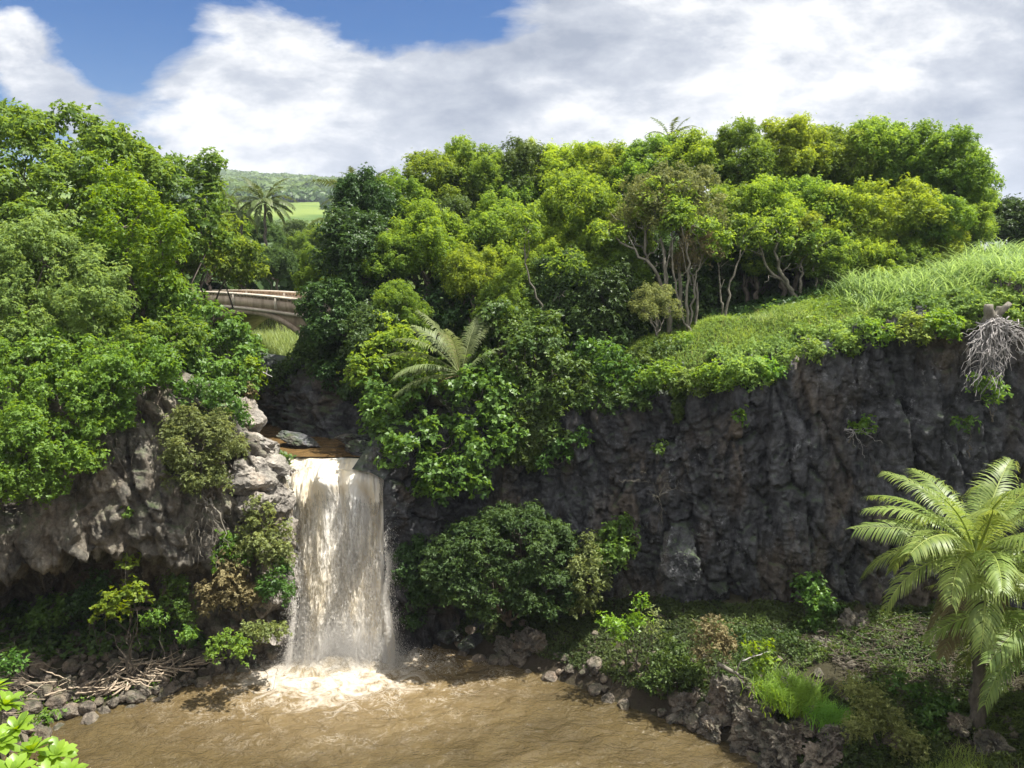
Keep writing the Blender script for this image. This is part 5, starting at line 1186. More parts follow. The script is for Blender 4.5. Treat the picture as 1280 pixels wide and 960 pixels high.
cover_mesh("rim_growth", "green leafy growth over the rim of the left cliff", Q, np.tile(np.array([0.2, -0.7, 0.7]), (len(Q), 1)), 'vine', rng, leaf=(0.17, 0.09), per=5, lift=0.4)
# weeds and taller clumps that break up the lawn
P, N = ground_pts(rng, 9000, 4.5, 30, 28.5, 39, lambda x, y: (~inside(x, y, BASIN)) & (seg_dist(x, y, BASIN) > 0.6) & (fbm(np.stack([x * 0.55, y * 0.8, 0 * x], -1), 3, 44) > 0.08))
cover_mesh("lawn_weeds", "leafy weed patches and creepers in the cliff top lawn", P, N, 'vine', rng, leaf=(0.16, 0.075), per=5, lift=0.35)
P, N = ground_pts(rng, 2600, 8, 30, 29.5, 37.5, lambda x, y: (~inside(x, y, BASIN)) & (seg_dist(x, y, BASIN) > 0.7) & (fbm(np.stack([x * 0.7, y * 0.9, 0 * x], -1), 3, 45) > 0.12))
blades("lawn_weeds", "taller dry grass stems in the cliff top lawn", P, rng.uniform(0.3, 0.8, len(P)), 0.5, 'drygrass', rng, 0.012, 3)
# mossy weeds on the right bank
P, N = ground_pts(rng, 75000, -4.5, 19, 18, 33.5, lambda x, y: inside(x, y, BASIN) & (~inside(x, y, SH)) & (seg_dist(x, y, SH) > 0.45) & (seg_dist(x, y, BASIN) > 0.5) & (fbm(np.stack([x * 0.5, y * 0.5, 0 * x], -1), 3, 21) > -0.55 + 0.3 * (x > 9)))
cover_mesh("bank_weeds", "dark green weeds and moss covering the right bank", P, N, 'weed', rng, leaf=(0.11, 0.05), per=5, lift=0.14)
P, N = ground_pts(rng, 16000, 8, 19, 22, 30, lambda x, y: inside(x, y, BASIN) & (~inside(x, y, SH)) & (fbm(np.stack([x * 0.8, y * 0.8, 0 * x], -1), 3, 61) > -0.1))
cover_mesh("bank_weeds", "dull green creeping weeds around the dead brushwood of the right bank", P, N, 'berry', rng, leaf=(0.10, 0.045), per=5, lift=0.3)
P, N = ground_pts(rng, 7000, -20, -9.5, 24, 33, lambda x, y: inside(x, y, BASIN) & (~inside(x, y, SH)) & (seg_dist(x, y, SH) > 0.3) & (seg_dist(x, y, BASIN) > 0.3) & (fbm(np.stack([x * 0.6, y * 0.6, 0 * x], -1), 3, 22) > 0.12))
cover_mesh("bank_weeds", "scattered weeds among the rocks of the left bank", P, N, 'vine', rng, leaf=(0.10, 0.05), per=5, lift=0.12)
# undergrowth under trees, both uplands
P, N = ground_pts(rng, 60000, -36, 3.5, 27, 60, lambda x, y: (~inside(x, y, BASIN)) & (seg_dist(x, y, BASIN) > 0.9) & (seg_dist(x, y, CH[:, :2], False) > 2.2))
cover_mesh("undergrowth", "leafy undergrowth on the ground of the left bank and gorge sides", P, N, 'berry', rng, leaf=(0.24, 0.12), per=5, lift=0.5)
P, N = ground_pts(rng, 22000, 3.5, 34, 37.5, 50)
cover_mesh("undergrowth", "shaded leafy undergrowth on the forest floor", P, N, 'dark', rng, leaf=(0.24, 0.11), per=5, lift=0.45)
# grassy slope seen through the bridge arch
P, N = ground_pts(rng, 26000, -25, -13, 42, 71, lambda x, y: (y > 55) | (x > -0.62 * (y - 42) - 13.0 - 9))
blades("reeds", "light green reeds on the slope seen through the bridge arch", P[P[:, 1] > 54], rng.uniform(0.6, 1.3, (P[:, 1] > 54).sum()), 0.35, 'cane', rng, 0.03)
# cane grass on the upper right
P, N = ground_pts(rng, 11000, 14.8, 34, 31.0, 40.5, lambda x, y: (seg_dist(x, y, RIM_R[:, :2], False) > 2.6 + 0.6 * np.sin(x * 2)) & (~inside(x, y, BASIN)) & (x - 14.8 > (y - 36) * 0.2 + 0.5 * np.sin(y * 3)))
blades("cane_grass", "tall pale cane grass arching above the lawn at the upper right", P, rng.uniform(1.1, 2.5, len(P)) * np.clip(0.35 + (P[:, 0] - 14.8) * 0.5, 0.35, 1), 0.5, 'cane', rng, 0.032, 5)
def tuft(label, px, py, Y, n, spread, L, mat, lean=0.4, w_=0.014, group=None, seed=0, name="grass_tuft", zf=None):
    r = np.random.default_rng(seed + int(px)); c = at(px, py, Y); cx, cy = c[0], c[1]
    x = cx + r.normal(0, spread, n); y = cy + r.normal(0, spread * 0.7, n)
    Pp = np.stack([x, y, ground_s(x, y) - 0.03 if zf is None else c[2] - zf + 0.25 * (y - cy) - 0.15 * (x - cx)], -1)
    o = blades(name, label, Pp, r.uniform(0.5, 1.15, n) * L, lean, mat, r, w_, 4); del o["kind"]
    tag(o, label, 'grass tuft', group); return o
tuft("bright green grass tuft on top of the lava outcrop", 990, 868, 24.9, 1900, 0.55, 0.8, 'reed', 0.45, 0.02, zf=0.2)
tuft("second bright grass tuft, lower right on the lava outcrop", 1040, 896, 24.0, 1100, 0.36, 0.55, 'reed', 0.5, 0.018, zf=0.15)
tuft("yellow green grass at the bottom edge of the right bank", 1190, 965, 20.4, 2600, 0.8, 0.4, 'turf', 0.4, 0.012)
tuft("tall grass blades standing on the sunlit turf by the forest shade", 955, 418, 35.4, 240, 0.3, 0.8, 'cane', 0.4, 0.02)
tuft("grass clump at the lawn's middle", 990, 410, 35, 180, 0.25, 0.6, 'cane', 0.45, 0.02)
tuft("small grass clump near the thin leaning trunks", 930, 425, 34.6, 160, 0.3, 0.6, 'turf', 0.45, 0.02)

# ================================================================ distant woods
rng = np.random.default_rng(77)
def far_wood(name, label, n, r0, r1, size, test=None, mat='far', az0=-0.42, az1=-0.16, per=26):
    a = rng.uniform(az0, az1, n); D = np.sqrt(rng.uniform(r0 ** 2, r1 ** 2, n)); x = D * np.sin(a); y = D * np.cos(a)
    if test is not None: m = test(x, y, D); x, y, D = x[m], y[m], D[m]
    z = ground_s(x, y); n = len(x); R = size * rng.uniform(0.6, 1.3, n)
    d = rng.normal(size=(n, per, 3)); d = unit(d); d[..., 2] = np.abs(d[..., 2]) * 1.0 - 0.1
    C = (np.stack([x, y, z], -1)[:, None] + d * R[:, None, None] * np.array([1, 1, 0.95]) + np.array([0, 0, 0.35]) * R[:, None, None]).reshape(-1, 3)
    Nn = unit(d.reshape(-1, 3) + rng.normal(0, 0.35, (n * per, 3))); A = np.cross(Nn, rng.normal(size=Nn.shape)); L = np.repeat(R, per) * rng.uniform(0.35, 0.75, n * per)
    T = np.clip(np.repeat(rng.uniform(0.15, 0.8, n), per) + rng.normal(0, 0.12, n * per), 0, 1)
    V, F, T = leaves_mesh_arrays(C, A, Nn, L, L * 0.9, T, 0.1)
    o = link(name, raw_mesh(name, V, F, T), M[mat]); return tag(o, label, None, None, 'stuff')
far_wood("valley_wood", "dense green wood filling the valley behind the bridge", 2600, 75, 260, 2.6, per=110)
far_wood("valley_wood", "scrubby wood rising to the green field", 5000, 200, 405, 3.2, mat='far', per=40)
hed = lambda x, y, D: (np.abs(D - 640 + 30 * np.sin(x * 0.02)) < 16) | (np.abs(D - 540) < 5) & (np.sin(x * 0.05) > 0.1)
far_wood("hedgerow", "line of dark trees across the far green field", 5000, 480, 720, 6, hed, 'dark', per=20)
far_wood("hill_wood", "wooded hillside on the skyline", 9000, 720, 2300, 11, lambda x, y, D: fbm(np.stack([x * 0.006, y * 0.006, 0 * x], -1), 3, 30) > -0.25, 'far', per=36)

# ================================================================ bridge
def lbox(g, lo, hi, Mx, n=24):
    xs = np.linspace(lo[0], hi[0], n + 1)
    rows = np.concatenate([np.array([[x, lo[1], lo[2]], [x, hi[1], lo[2]], [x, hi[1], hi[2]], [x, lo[1], hi[2]]]) for x in xs])
    F = []
    for i in range(n):
        for k in range(4): F.append([4 * i + k, 4 * i + (k + 1) % 4, 4 * i + 4 + (k + 1) % 4, 4 * i + 4 + k])
    F += [[0, 3, 2, 1], [4 * n, 4 * n + 1, 4 * n + 2, 4 * n + 3]]
    g.add(Mx(rows), F)
def bridge():
    A = at(232, 358.5, 59.5); A[2] = 15.15; B = at(392, 377.0, 46.0); B[2] = 14.9
    ax = B - A; Lb = np.linalg.norm(ax[:2]); dx = np.array([ax[0], ax[1], 0]) / Lb; ny = np.array([dx[1], -dx[0], 0])   # towards the viewer
    A = A - dx * 4; L = Lb + 9; slope = (B[2] - A[2]) / L
    o0 = A + dx * L / 2; e = empty('bridge', (o0[0], o0[1], o0[2] - 5), "old weathered concrete arch bridge over the gorge", 'bridge')
    org = np.array(e.location)
    def Mx(V):
        V = np.array(V, float); V[:, 2] = np.where(V[:, 2] > -1.4, V[:, 2] * 0.8, V[:, 2] + 0.28); V[:, 2] -= 0.3 * ((V[:, 0] - L / 2) / (L / 2)) ** 2
        return A + V[:, 0:1] * dx + V[:, 1:2] * -ny + np.stack([0 * V[:, 0], 0 * V[:, 0], V[:, 2] + V[:, 0] * slope], -1)
    W_ = 4.2
    # local: x along, y away from the viewer (0 = near face), z relative to the coping top
    g = Geo(); lbox(g, (0, 0.02, -1.32), (L, W_, -1.05), Mx); link('deck', g.mesh('deck', org), M['concrete'], e)
    # arch rib with spandrel wall
    x0, x1 = 5.0, L - 3.2; xm = (x0 + x1) / 2; h = (x1 - x0) / 2
    g = Geo(); xs = np.linspace(0, L, 90)
    lowz = np.where((xs > x0) & (xs < x1), -1.62 - 2.6 * (np.abs(xs - xm) / h) ** 2.2, -5.2)
    for i in range(len(xs) - 1):
        for yy in ((0.12, W_ - 0.12),):
            V = Mx([(xs[i], yy[0], lowz[i]), (xs[i + 1], yy[0], lowz[i + 1]), (xs[i + 1], yy[1], lowz[i + 1]), (xs[i], yy[1], lowz[i]),
                    (xs[i], yy[0], -1.33), (xs[i + 1], yy[0], -1.33), (xs[i + 1], yy[1], -1.33), (xs[i], yy[1], -1.33)])
            g.add(V, [[0, 3, 2, 1], [0, 1, 5, 4], [2, 3, 7, 6]])
    link('arch', g.mesh('arch', org), M['concrete'], e)
    g = Geo(); xr_ = np.linspace(x0, x1, 60)
    for i in range(59):
        za, zb = [-1.62 - 2.6 * (abs(q - xm) / h) ** 2.2 for q in (xr_[i], xr_[i + 1])]
        V = Mx([(xr_[i], 0.0, za - 0.02), (xr_[i + 1], 0.0, zb - 0.02), (xr_[i + 1], 0.117, zb - 0.02), (xr_[i], 0.117, za - 0.02), (xr_[i], 0.0, za + 0.34), (xr_[i + 1], 0.0, zb + 0.34), (xr_[i + 1], 0.117, zb + 0.34), (xr_[i], 0.117, za + 0.34)])
        g.add(V, [[0, 3, 2, 1], [4, 5, 6, 7], [0, 1, 5, 4]])
    link('arch_ring', g.mesh('arch_ring', org), M['concrete'], e)
    for yo in (0.0, W_ - 0.35):
        g = Geo(); lbox(g, (0, yo - 0.08, -0.14), (L, yo + 0.35, 0.0), Mx); cp = link('coping', g.mesh('coping', org), M['coping'], e)
        par = Geo(); lbox(par, (0, yo - 0.02, -1.05), (L, yo + 0.3, -0.34), Mx); po = link('parapet', par.mesh('parapet', org), M['concrete'], e)
        posts = Geo()
        x = 0.0; k = 0
        while x < L:
            big = (k % 12 == 0)
            w2 = 0.34 if big else 0.30
            if big:
                q = Geo(); q.box((x, yo - 0.06, -1.05), (x + w2, yo + 0.33, -0.141), Mx); pp = link('pier', q.mesh('pier', org), M['coping'], e)
            else:
                q = Geo(); q.box((x, yo + 0.0, -0.338), (x + w2, yo + 0.28, -0.143), Mx); link('baluster', q.mesh('baluster', org), M['concrete'], e)
            x += w2 + 0.20; k += 1
    g = Geo(); lbox(g, (0, -0.10, -1.36), (L, 0.018, -1.14), Mx); link('string_course', g.mesh('string_course', org), M['coping'], e)
    return e
bridge()

# ================================================================ rocks
def rock_mesh(seed, planes=14, rough=0.10, flat=(1, 1, 0.75), sub=4, jag=0.0):
    import bmesh
    bm = bmesh.new(); bmesh.ops.create_icosphere(bm, subdivisions=sub, radius=1.0)
    V = np.array([v.co[:] for v in bm.verts]); F = np.array([[v.index for v in f.verts] for f in bm.faces]); bm.free()
    r = np.random.default_rng(seed); Nn = unit(r.normal(size=(planes, 3))); hh = r.uniform(0.62, 1.0, planes)
    dt = V @ Nn.T; rr = np.where(dt > 0.05, hh / np.maximum(dt, 0.05), 9).min(1).clip(0, 1.15)
    P = V * rr[:, None]
    P = P * (1 + (rough * fbm(P * 1.8 + seed, 4, seed) + rough * 0.5 * fbm(P * 5 + seed, 3, seed + 3))[:, None])
    if jag:
        f1, e1, c1, c2 = voro(P[:, 0] * 2.2 + P[:, 2] * 1.1 + seed, P[:, 1] * 2.2 - P[:, 2] * 1.5, seed)
        P = P * (1 + jag * ((c1 - 0.5) * 0.8 - np.abs(fbm(P * 2.6 + seed, 4, seed + 9, 0.6)) * 1.4))[:, None]
    P = P * np.array(flat)
    me = bpy.data.meshes.new("boulder"); me.from_pydata(P.tolist(), [], F.tolist()); return me
RK = [rock_mesh(s, 11, 0.16, (1, 0.85, 0.72), 4) for s in range(8)]
for m_ in RK: m_.materials.append(M['boulder'])
JK = [rock_mesh(50 + s, 11, 0.22, (1, 0.9, 0.85), 5, 0.55) for s in range(6)]
for m_ in JK: m_.materials.append(M['outcrop'])
def rock(me, x, y, s, label, group, rng, sink=0.25, name='boulder', z=None, sc=(1, 1, 1)):
    o = bpy.data.objects.new(name, me); COL.objects.link(o)
    zz = gz(x, y) if z is None else z
    o.location = (x, y, zz + s * (0.5 - sink)); o.scale = (s * sc[0], s * sc[1], s * sc[2]); o.rotation_euler = (rng.uniform(-.5, .5) / max(1, sc[2]), rng.uniform(-.5, .5) / max(1, sc[2]), rng.uniform(0, 6.28))
    return tag(o, label, 'rock', group)
r = np.random.default_rng(4)
placed = []
cnt = 0
LB = "rough dark boulder in the rubble of the left bank"
for _try in range(3500):
    if cnt >= 290: break
    px = r.uniform(-30, 375); py = r.uniform(735, 935)
    lo = np.interp(px, [-30, 30, 60, 120, 190, 245, 300, 372], [950, 930, 905, 888, 872, 850, 832, 812]) + 6
    if py > lo: continue
    z = 0.2; c = None
    for z in np.linspace(0.1, 3.2, 32):
        q = atz(px, py, z)
        if gz(q[0], q[1]) <= z: c = q; break
    if c is None: continue
    if not (inside(np.array([c[0]]), np.array([c[1]]), BASING)[0]): continue
    s = r.uniform(0.12, 0.42) * (1.25 if r.random() < 0.15 else 1)
    if py > lo - 40: s = r.uniform(0.18, 0.46)
    if any((c[0] - a) ** 2 + (c[1] - b) ** 2 < (0.62 * (s + t)) ** 2 for a, b, t in placed): continue
    placed.append((c[0], c[1], s)); rock(RK[cnt % 8], c[0], c[1], s, LB, "boulders of the left bank", r, 0.2); cnt += 1
# waterline rocks of the right bank
for i in range(46):
    k = r.integers(0, len(shore_r) - 1); f = r.random(); a, b = shore_r[k], shore_r[k + 1]
    c = atz(a[0] + (b[0] - a[0]) * f, a[1] + (b[1] - a[1]) * f + r.uniform(-14, 3), 0.05)
    s = r.uniform(0.15, 0.38); rock(RK[i % 8], c[0], c[1], s, "dark rock at the waterline of the right bank", "rocks along the right waterline", r, 0.25)
SK = [rock_mesh(80 + s_, 16, 0.20, (1.15, 1, 0.62), 5, 0.16) for s_ in range(5)]
for m_ in SK: m_.materials.append(M['shelf'])
for i, (px, py, Y, s, sc, lab) in enumerate([(312, 552, 33.0, 1.3, (1, 1.3, 1), "smooth pale rock slab at the corner of the upper pool"), (330, 575, 32.2, 1.0, (1, 1.1, 1), "pale washed rock at the left lip of the waterfall"),
   (308, 590, 31.6, 1.25, (1, 1, 1.3), "weathered rock shelf beside the olive shrub"), (338, 615, 31.6, 0.9, (0.9, 1, 1.4), "cracked pale rock just left of the falling water"), (322, 630, 31.0, 1.0, (1, 1, 1.6), "rock ledge above the leafy shrub left of the waterfall"),
   (354, 665, 31.5, 0.7, (0.7, 1, 2.3), "tall dark rock edge against the falling water"), (343, 725, 31.2, 0.9, (1, 1, 2.6), "wet dark rock behind the fern curtain"), (300, 520, 32.6, 0.9, (0.8, 1, 1.8), "grey rock face under the trailing vines at the gorge corner"), (348, 790, 30.9, 0.7, (1, 1, 1), "dark wet rock at the foot of the waterfall's left side")]):
    c = at(px, py, Y); rock(SK[i % 5], c[0], c[1], s, lab, "rocks at the left lip of the waterfall", np.random.default_rng(i + 3), 0.5, 'rock', z=c[2] - s * 0.1, sc=sc)
DKR = [rock_mesh(90 + s_, 14, 0.22, (1.1, 1, 0.8), 5, 0.25) for s_ in range(3)]
for m_ in DKR: m_.materials.append(M['cliff'])
for i, (px, py, Y, s, sc, lab) in enumerate([(462, 562, 34.0, 0.7, (1.5, 1, 0.7), "dark wet rock at the right side of the waterfall lip"), (485, 575, 33.1, 0.95, (1, 1, 1.2), "dark rock corner below the bright hanging tree by the lip"), (440, 548, 35.2, 0.6, (1.6, 1, 0.6), "low dark rock on the upper pool's right shore"), (505, 630, 33.0, 0.8, (0.9, 1, 2.0), "dark rock buttress behind the waterfall's right edge"), (505, 720, 32.6, 0.9, (0.9, 1, 2.0), "dark mossy rock wall foot behind the fall's right edge"),
   (560, 795, 31.9, 0.5, (1.3, 1, 0.8), "dark block at the water nearest the splash"), (590, 800, 31.7, 0.45, (1.3, 1, 0.8), "dark low block at the water below the domed bush's left side"), (375, 548, 35.6, 0.5, (1.8, 1, 0.6), "low rock on the upper pool's left shore")]):
    c = at(px, py, Y); rock(DKR[i % 3], c[0], c[1], s, lab, 'dark rocks beside the waterfall', np.random.default_rng(i + 33), 0.5, 'rock', z=c[2] - s * 0.1, sc=sc)
OUT = [(728, 832, 30.2, 0.6, "pale topped ledge rock at the water below the domed bush"), (660, 812, 31.0, 0.75, "dark block rock at the water right of the fall"), (632, 806, 31.5, 0.6, "dark upright rock nearest the waterfall on the right shore"),
       (775, 862, 28.6, 0.55, "light rimmed rock ledge at the shaded water edge"), (745, 845, 29.4, 0.5, "low ledge rock between the two pale shore rocks"),
       (858, 885, 26.8, 0.72, "leftmost jagged lava rock of the sunlit outcrop"), (912, 868, 26.2, 0.85, "tall lava rock of the outcrop under the grey green shrub"), (890, 915, 25.6, 0.45, "low lava rock at the water under the tall outcrop rock"),
       (945, 905, 25.0, 0.95, "big hollowed lava rock left of the bright grass tuft"), (985, 930, 24.0, 0.85, "lava rock below the bright grass tuft"), (1030, 950, 23.2, 0.75, "jagged lava rock at the bottom edge under the grass tufts"), (965, 955, 23.8, 0.55, "low lava rock meeting the brown water at the bottom edge"),
       (1045, 920, 23.4, 0.5, "lava rock right of the grass tufts"), (970, 875, 25.3, 0.7, "lava rock carrying the bright grass tuft"), (1010, 905, 24.2, 0.6, "lava rock buried in the grass tuft"), (928, 935, 24.8, 0.4, "small lava rock at the foot of the hollowed rock"),
       (1200, 905, 22.2, 0.4, "grey rock in front of the palm trunk"), (1240, 930, 21.4, 0.45, "brownish rock right of the palm trunk"), (1120, 925, 22.2, 0.35, "rock under the olive scrub"), (1075, 790, 29, 0.8, "brown boulder at the foot of the cliff behind the outcrop"), (1030, 810, 28, 0.6, "dark boulder at the cliff foot by the green vine"),
       (845, 700, 31.0, 1.25, "pale grey rock slab leaning against the dark cliff")]
for i, (px, py, Y, s, lab) in enumerate(OUT):
    c = at(px, py, Y); o = rock(JK[i % 6] if i < 21 else DKR[0], c[0], c[1], s, lab, "large rocks of the right shore" if i < 16 else None, r, 0.3, 'rock', z=c[2] - s * 0.2, sc=(1.1, 1, 1.0) if i < 21 else (0.6, 0.5, 1.2))
for i in range(150):
    px = r.uniform(640, 1270); py = np.interp(px, [640, 850, 1050, 1270], [800, 845, 850, 900]) + r.uniform(-35, 45)
    for z in np.linspace(0.5, 3.4, 30):
        q = atz(px, py, z)
        if gz(q[0], q[1]) <= z: break
    rock(RK[i % 8], q[0], q[1], r.uniform(0.07, 0.22), "small grey stone lying in the weeds of the right bank", "stones in the weeds of the right bank", r, 0.2, 'stone')

# ================================================================ driftwood
def log(label, p, q, r0, mat='drift', group=None, name='log', stubs=2, seed=1):
    rg = np.random.default_rng(seed); p = np.asarray(p, float); q = np.asarray(q, float)
    g = Geo(); P = wob(p, q, 9, 0.012, rg); rr = np.linspace(r0, r0 * 0.55, 10) * rg.uniform(0.9, 1.1, 10)
    P = np.vstack([P[:1], P, P[-1:]]); rr = np.r_[0.003, rr, 0.003]
    P[0] -= (P[2] - P[1]) * 0.03; P[-1] += (P[-2] - P[-3]) * 0.03
    g.tube(P, rr, 8)
    for k in range(stubs):
        s = P[rg.integers(3, 9)]; g.tube(wob(s, s + rg.normal(0, 0.25, 3) * [1, 1, 1] + [0, 0, 0.12], 3, 0.05, rg), [r0 * 0.4, r0 * 0.3, r0 * 0.2, 0.004], 5)
    o = link(name, g.mesh(name, (p + q) / 2, True), M[mat], None, tuple((p + q) / 2)); return tag(o, label, 'log' if name == 'log' else 'branch', group)
def gp(px, py, h=0.15):
    for z in np.linspace(-0.2, 3.6, 60):
        q = atz(px, py, z)
        if gz(q[0], q[1]) <= z: break
    q[2] += h; return q
log("long straight grey log lying across the cave mouth", gp(165, 772, .3), gp(283, 768, .3), 0.13, seed=2)
log("short sunlit tan log by the waterfall's left foot", gp(322, 775, .5), gp(356, 768, .6), 0.07, seed=3)
log("pale dead branch sticking out over the upper gorge", at(322, 462, 34.2), at(340, 471, 33.4), 0.035, 'deadroot', name='branch', seed=4)
log("thick pale driftwood trunk leaning on the lava outcrop", at(897, 830, 26.0), at(952, 858, 25.4), 0.085, 'palebark', seed=5)
log("thin pale pole lying down the outcrop beside the grass", at(962, 860, 25.1), at(998, 893, 24.2), 0.035, 'deadroot', name='branch', seed=6)
log("bleached stick hanging off the outcrop rim above the shrubs", at(928, 826, 26.4), at(965, 812, 26.8), 0.03, 'deadroot', name='branch', seed=7)
r = np.random.default_rng(8)
cx = [(125, 858), (165, 848), (200, 828), (150, 838), (100, 862), (180, 855), (215, 838), (190, 838)]
for i in range(64):
    a, b = cx[i % 8]; px = a + r.normal(0, 30); py = b + 10 + r.normal(0, 8); an = r.normal(0.30, 0.45); ln = r.uniform(16, 52)
    py = min(py, np.interp(px, [20, 60, 120, 190, 245, 300], [915, 893, 876, 860, 842, 825]))
    p = gp(px - ln / 2 * math.cos(an), py + ln / 2 * math.sin(an) * 0.9, r.uniform(0.28, 0.55)); q = gp(px + ln / 2 * math.cos(an), py - ln / 2 * math.sin(an) * 0.9, r.uniform(0.28, 0.55))
    log("bleached driftwood stick heaped on the left bank rubble", p, q, r.uniform(0.015, 0.045), group="driftwood sticks on the left bank", name='driftwood_stick', stubs=0 if i % 3 else 1, seed=20 + i)
def brush(label, x0, x1, y0, y1, n, L, h, seed, mat='drift', dirx=0.9, rr=0.012):
    rg = np.random.default_rng(seed); g = Geo()
    for i in range(n):
        x = rg.uniform(x0, x1); y = rg.uniform(y0, y1); z = gz(x, y) + rg.uniform(0.0, h)
        a = rg.normal(0, 0.5) + (0 if rg.random() < 0.7 else 1.2); l = L * rg.uniform(0.4, 1.2)
        d = np.array([math.cos(a) * dirx, math.sin(a), rg.normal(-0.12, 0.2)]) * l
        g.tube(wob((x, y, z), np.array([x, y, z]) + d, 5, 0.05, rg), np.linspace(rr, rr * 0.3, 6) * rg.uniform(0.6, 1.8), 4)
    c = np.concatenate(g.V).mean(0)
    o = link("brush_pile", g.mesh("brush_pile", c, True), M[mat], None, tuple(c)); return tag(o, label, 'brush', None, 'stuff')
a = gp(1050, 850); b = gp(1290, 850)
brush("tangle of dead brown twigs below the palm and cliff", a[0], b[0] + 2, 24.0, 28.6, 1500, 1.4, 0.35, 31, 'twig')
a = gp(-20, 800); b = gp(70, 800)
brush("heap of grey sticks by the cave at the left edge", a[0], b[0], 25.6, 28.2, 260, 1.3, 0.6, 32, 'drift')
a = gp(180, 790)
brush("thin dead twigs strewn under the cave shrubs", a[0], -10.5, 27.6, 30.2, 200, 0.9, 0.2, 33, 'twig')

# exposed roots
def roots(label, P0, tips, r0, name, mat='deadroot', stump=None, group=None, seed=3, sub=3, nk=9):
    rg = np.random.default_rng(seed); P0 = np.asarray(P0, float); g = Geo()
    for t in tips:
        t = np.asarray(t, float); s = P0 + rg.normal(0, 0.12, 3) * [2.0, 0.6, 0.6]
        P = wob(s, t, nk, 0.035, rg, -0.10); g.tube(P, np.linspace(r0, r0 * 0.15, nk + 1) * rg.uniform(0.3, 1.2) * rg.uniform(0.8, 1.2, nk + 1), 5)
        for k in range(sub):
            q = P[rg.integers(3, nk)]; e_ = q + (t - s) * rg.uniform(0.15, 0.4) + rg.normal(0, 0.16, 3)
            g.tube(wob(q, e_, 5, 0.07, rg), np.linspace(r0 * 0.35, 0.006, 6), 4)
    if stump is None:
        o = link(name, g.mesh(name, P0, True), M[mat], None, tuple(P0)); return tag(o, label, 'roots', group)
    e = empty(name, P0, label, 'tree stump', group); link('root_bundle', g.mesh('root_bundle', P0, True), M[mat], e)
    for (q, rad_) in stump:
        sg = Geo(); P = wob(P0 - [0, -0.2, 0.25], q, 5, 0.04, rg); P = np.vstack([P, P[-1] + [0, 0, 0.01]]); rr = np.r_[np.linspace(rad_ * 1.5, rad_, 6) * rg.uniform(0.9, 1.15, 6), 0.01]
        sg.tube(P, rr, 9); link('stub', sg.mesh('stub', P0, True), M['palebark'], e)
    return e
rg = np.random.default_rng(2)
tips = [at(px, py, 28.3 - rg.uniform(0, .5)) for px, py in [(1206, 470), (1212, 478), (1222, 470), (1232, 478), (1240, 462), (1215, 440), (1250, 455), (1258, 448), (1268, 430), (1275, 425), (1282, 440), (1208, 455), (1225, 455), (1245, 470), (1262, 440), (1290, 430), (1234, 450), (1252, 470), (1285, 415), (1210, 425), (1218, 484), (1228, 488), (1238, 484), (1256, 462), (1296, 450), (1243, 448)]]
roots("grey dead stump with a mop of bare roots hanging over the cliff rim", at(1243, 400, 28.6), tips * 2, 0.04, 'root_stump', stump=[(at(1236, 381, 28.6), 0.16), (at(1262, 379, 28.7), 0.10), (at(1250, 383, 28.9), 0.12)], seed=9)
tips = [at(px, py, 29.0 - rg.uniform(0, .3)) for px, py in [(243, 700), (247, 712), (262, 690), (252, 660), (275, 665), (258, 640), (290, 680), (270, 710), (240, 680)]]
roots("pale tree roots dangling down the rock under the olive shrub", at(252, 622, 29.2), tips, 0.05, 'hanging_roots', 'palebark', seed=10)
tips = [at(px, py, 31.0 - rg.uniform(0, .3)) for px, py in [(790, 600), (805, 590), (835, 600), (825, 660), (828, 645), (815, 620), (850, 610)]]
roots("thin bare root tangle clinging to the middle of the dark cliff", at(824, 618, 31.2), tips, 0.02, 'hanging_roots', 'palebark', seed=12)
tips = [at(px, py, 29.9) for px, py in [(1062, 545), (1066, 555), (1078, 560), (1090, 548)]]
roots("small pale roots of the tiny tuft on the dark cliff", at(1074, 536, 30.1), tips, 0.02, 'hanging_roots', 'deadroot', seed=13)

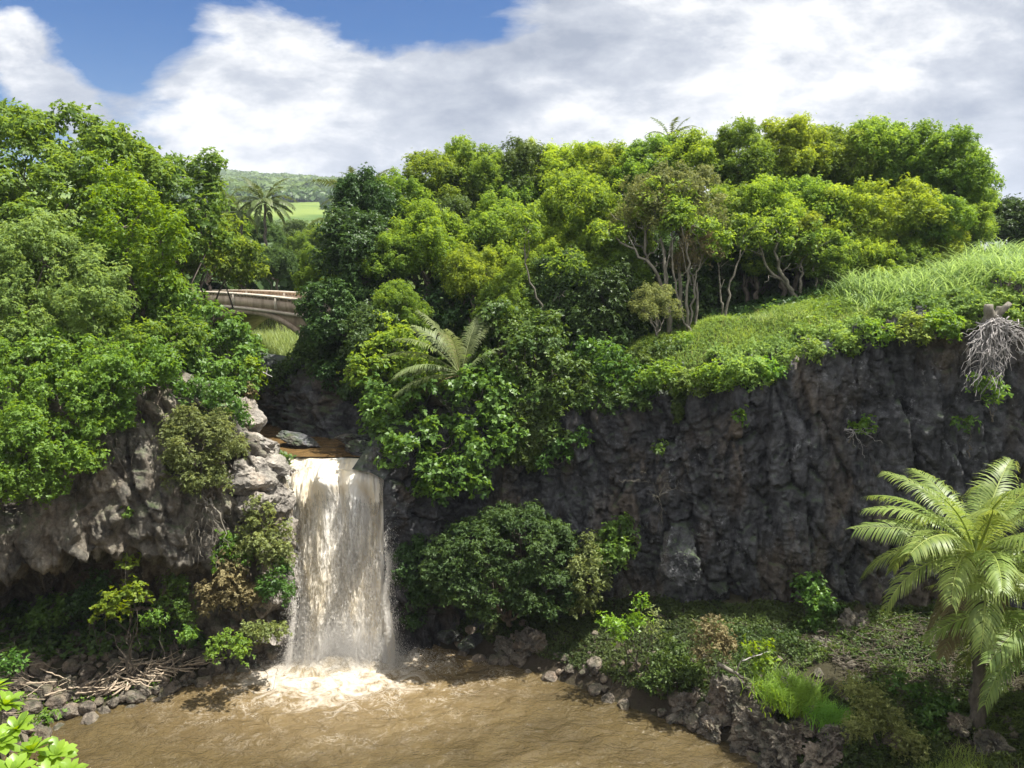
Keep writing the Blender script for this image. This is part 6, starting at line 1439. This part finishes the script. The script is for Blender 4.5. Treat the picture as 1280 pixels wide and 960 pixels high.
# ================================================================ foreground naupaka
def naupaka():
    rg = np.random.default_rng(6); g = Geo(); st = Geo()
    heads = [(5, 882, 3.9), (22, 912, 3.8), (0, 930, 3.7), (40, 940, 3.75), (70, 945, 3.8), (15, 965, 3.6), (85, 968, 3.7), (-25, 900, 3.9), (-30, 950, 3.7), (55, 975, 3.6), (-10, 862, 4.0), (-50, 925, 3.7), (-60, 880, 3.9), (30, 985, 3.5)]
    base = np.array([at(-40, 1000, 3.2)[0], 3.4, 0.0]); base[2] = gz(base[0], base[1])
    for px, py, Y in heads:
        c = at(px, py, Y); ax = unit(np.array([rg.normal(0.1, 0.25), rg.normal(-0.1, 0.25), 1.0]))
        st.tube(wob(base + rg.normal(0, 0.08, 3) * [1, 1, 0], c - ax * 0.04, 7, 0.03, rg), np.linspace(0.014, 0.007, 8), 6)
        for k in range(20):
            a = k * 2.39996 + rg.normal(0, 0.1); e_ = np.interp(k, [0, 16], [1.25, 0.15]) + rg.normal(0, 0.1); L = np.interp(k, [0, 5, 16], [0.05, 0.095, 0.10]) * rg.uniform(0.85, 1.15)
            s = unit(np.cross(ax, [1, 0.2, 0.1])); t_ = np.cross(ax, s); h = s * math.cos(a) + t_ * math.sin(a)
            d = h * math.cos(e_) + ax * math.sin(e_); w_ = np.cross(d, ax); w_ = w_ / (np.linalg.norm(w_) + 1e-6); nn = np.cross(w_, d)
            V = []
            for i in range(7):
                f = i / 6; wd = 0.21 * L * (0.12 + 0.88 * math.sin(min(1, f * 1.12) * math.pi * 0.62) if f < 0.9 else 0.55) * (0 if f == 1 else 1) + 0.001
                p = c + d * L * f + nn * (-0.25 * L * f * f) - ax * 0.0
                V += [p - w_ * wd + nn * wd * 0.25, p, p + w_ * wd + nn * wd * 0.25]
            F = []
            for i in range(6):
                F += [[3 * i, 3 * i + 1, 3 * i + 4, 3 * i + 3], [3 * i + 1, 3 * i + 2, 3 * i + 5, 3 * i + 4]]
            g.add(V, F, float(np.clip(rg.normal(0.5, 0.2), 0, 1)))
    e = empty('shrub', base, "bright light green shrub with paddle leaves in the lower left corner", 'shrub')
    link('foliage', g.mesh('foliage', base, True), M['naupaka'], e); link('stem', st.mesh('stem', base, True), M['bark'], e)
naupaka()
# air
hz = Geo(); hz.box((-2600, -200, -12), (2600, 2600, 250))
t = NT('haze_air'); vol = t.n('ShaderNodeVolumePrincipled', {'Color': (0.72, 0.80, 0.95, 1), 'Density': 0.0002, 'Anisotropy': 0.1}); t.t.links.new(vol.outputs[0], t.out.inputs['Volume'])
HAZE = True
if HAZE:
    ho = link('haze', hz.mesh('haze'), t.m); tag(ho, "thin blue air between the viewer and the far hills", None, None, 'stuff')
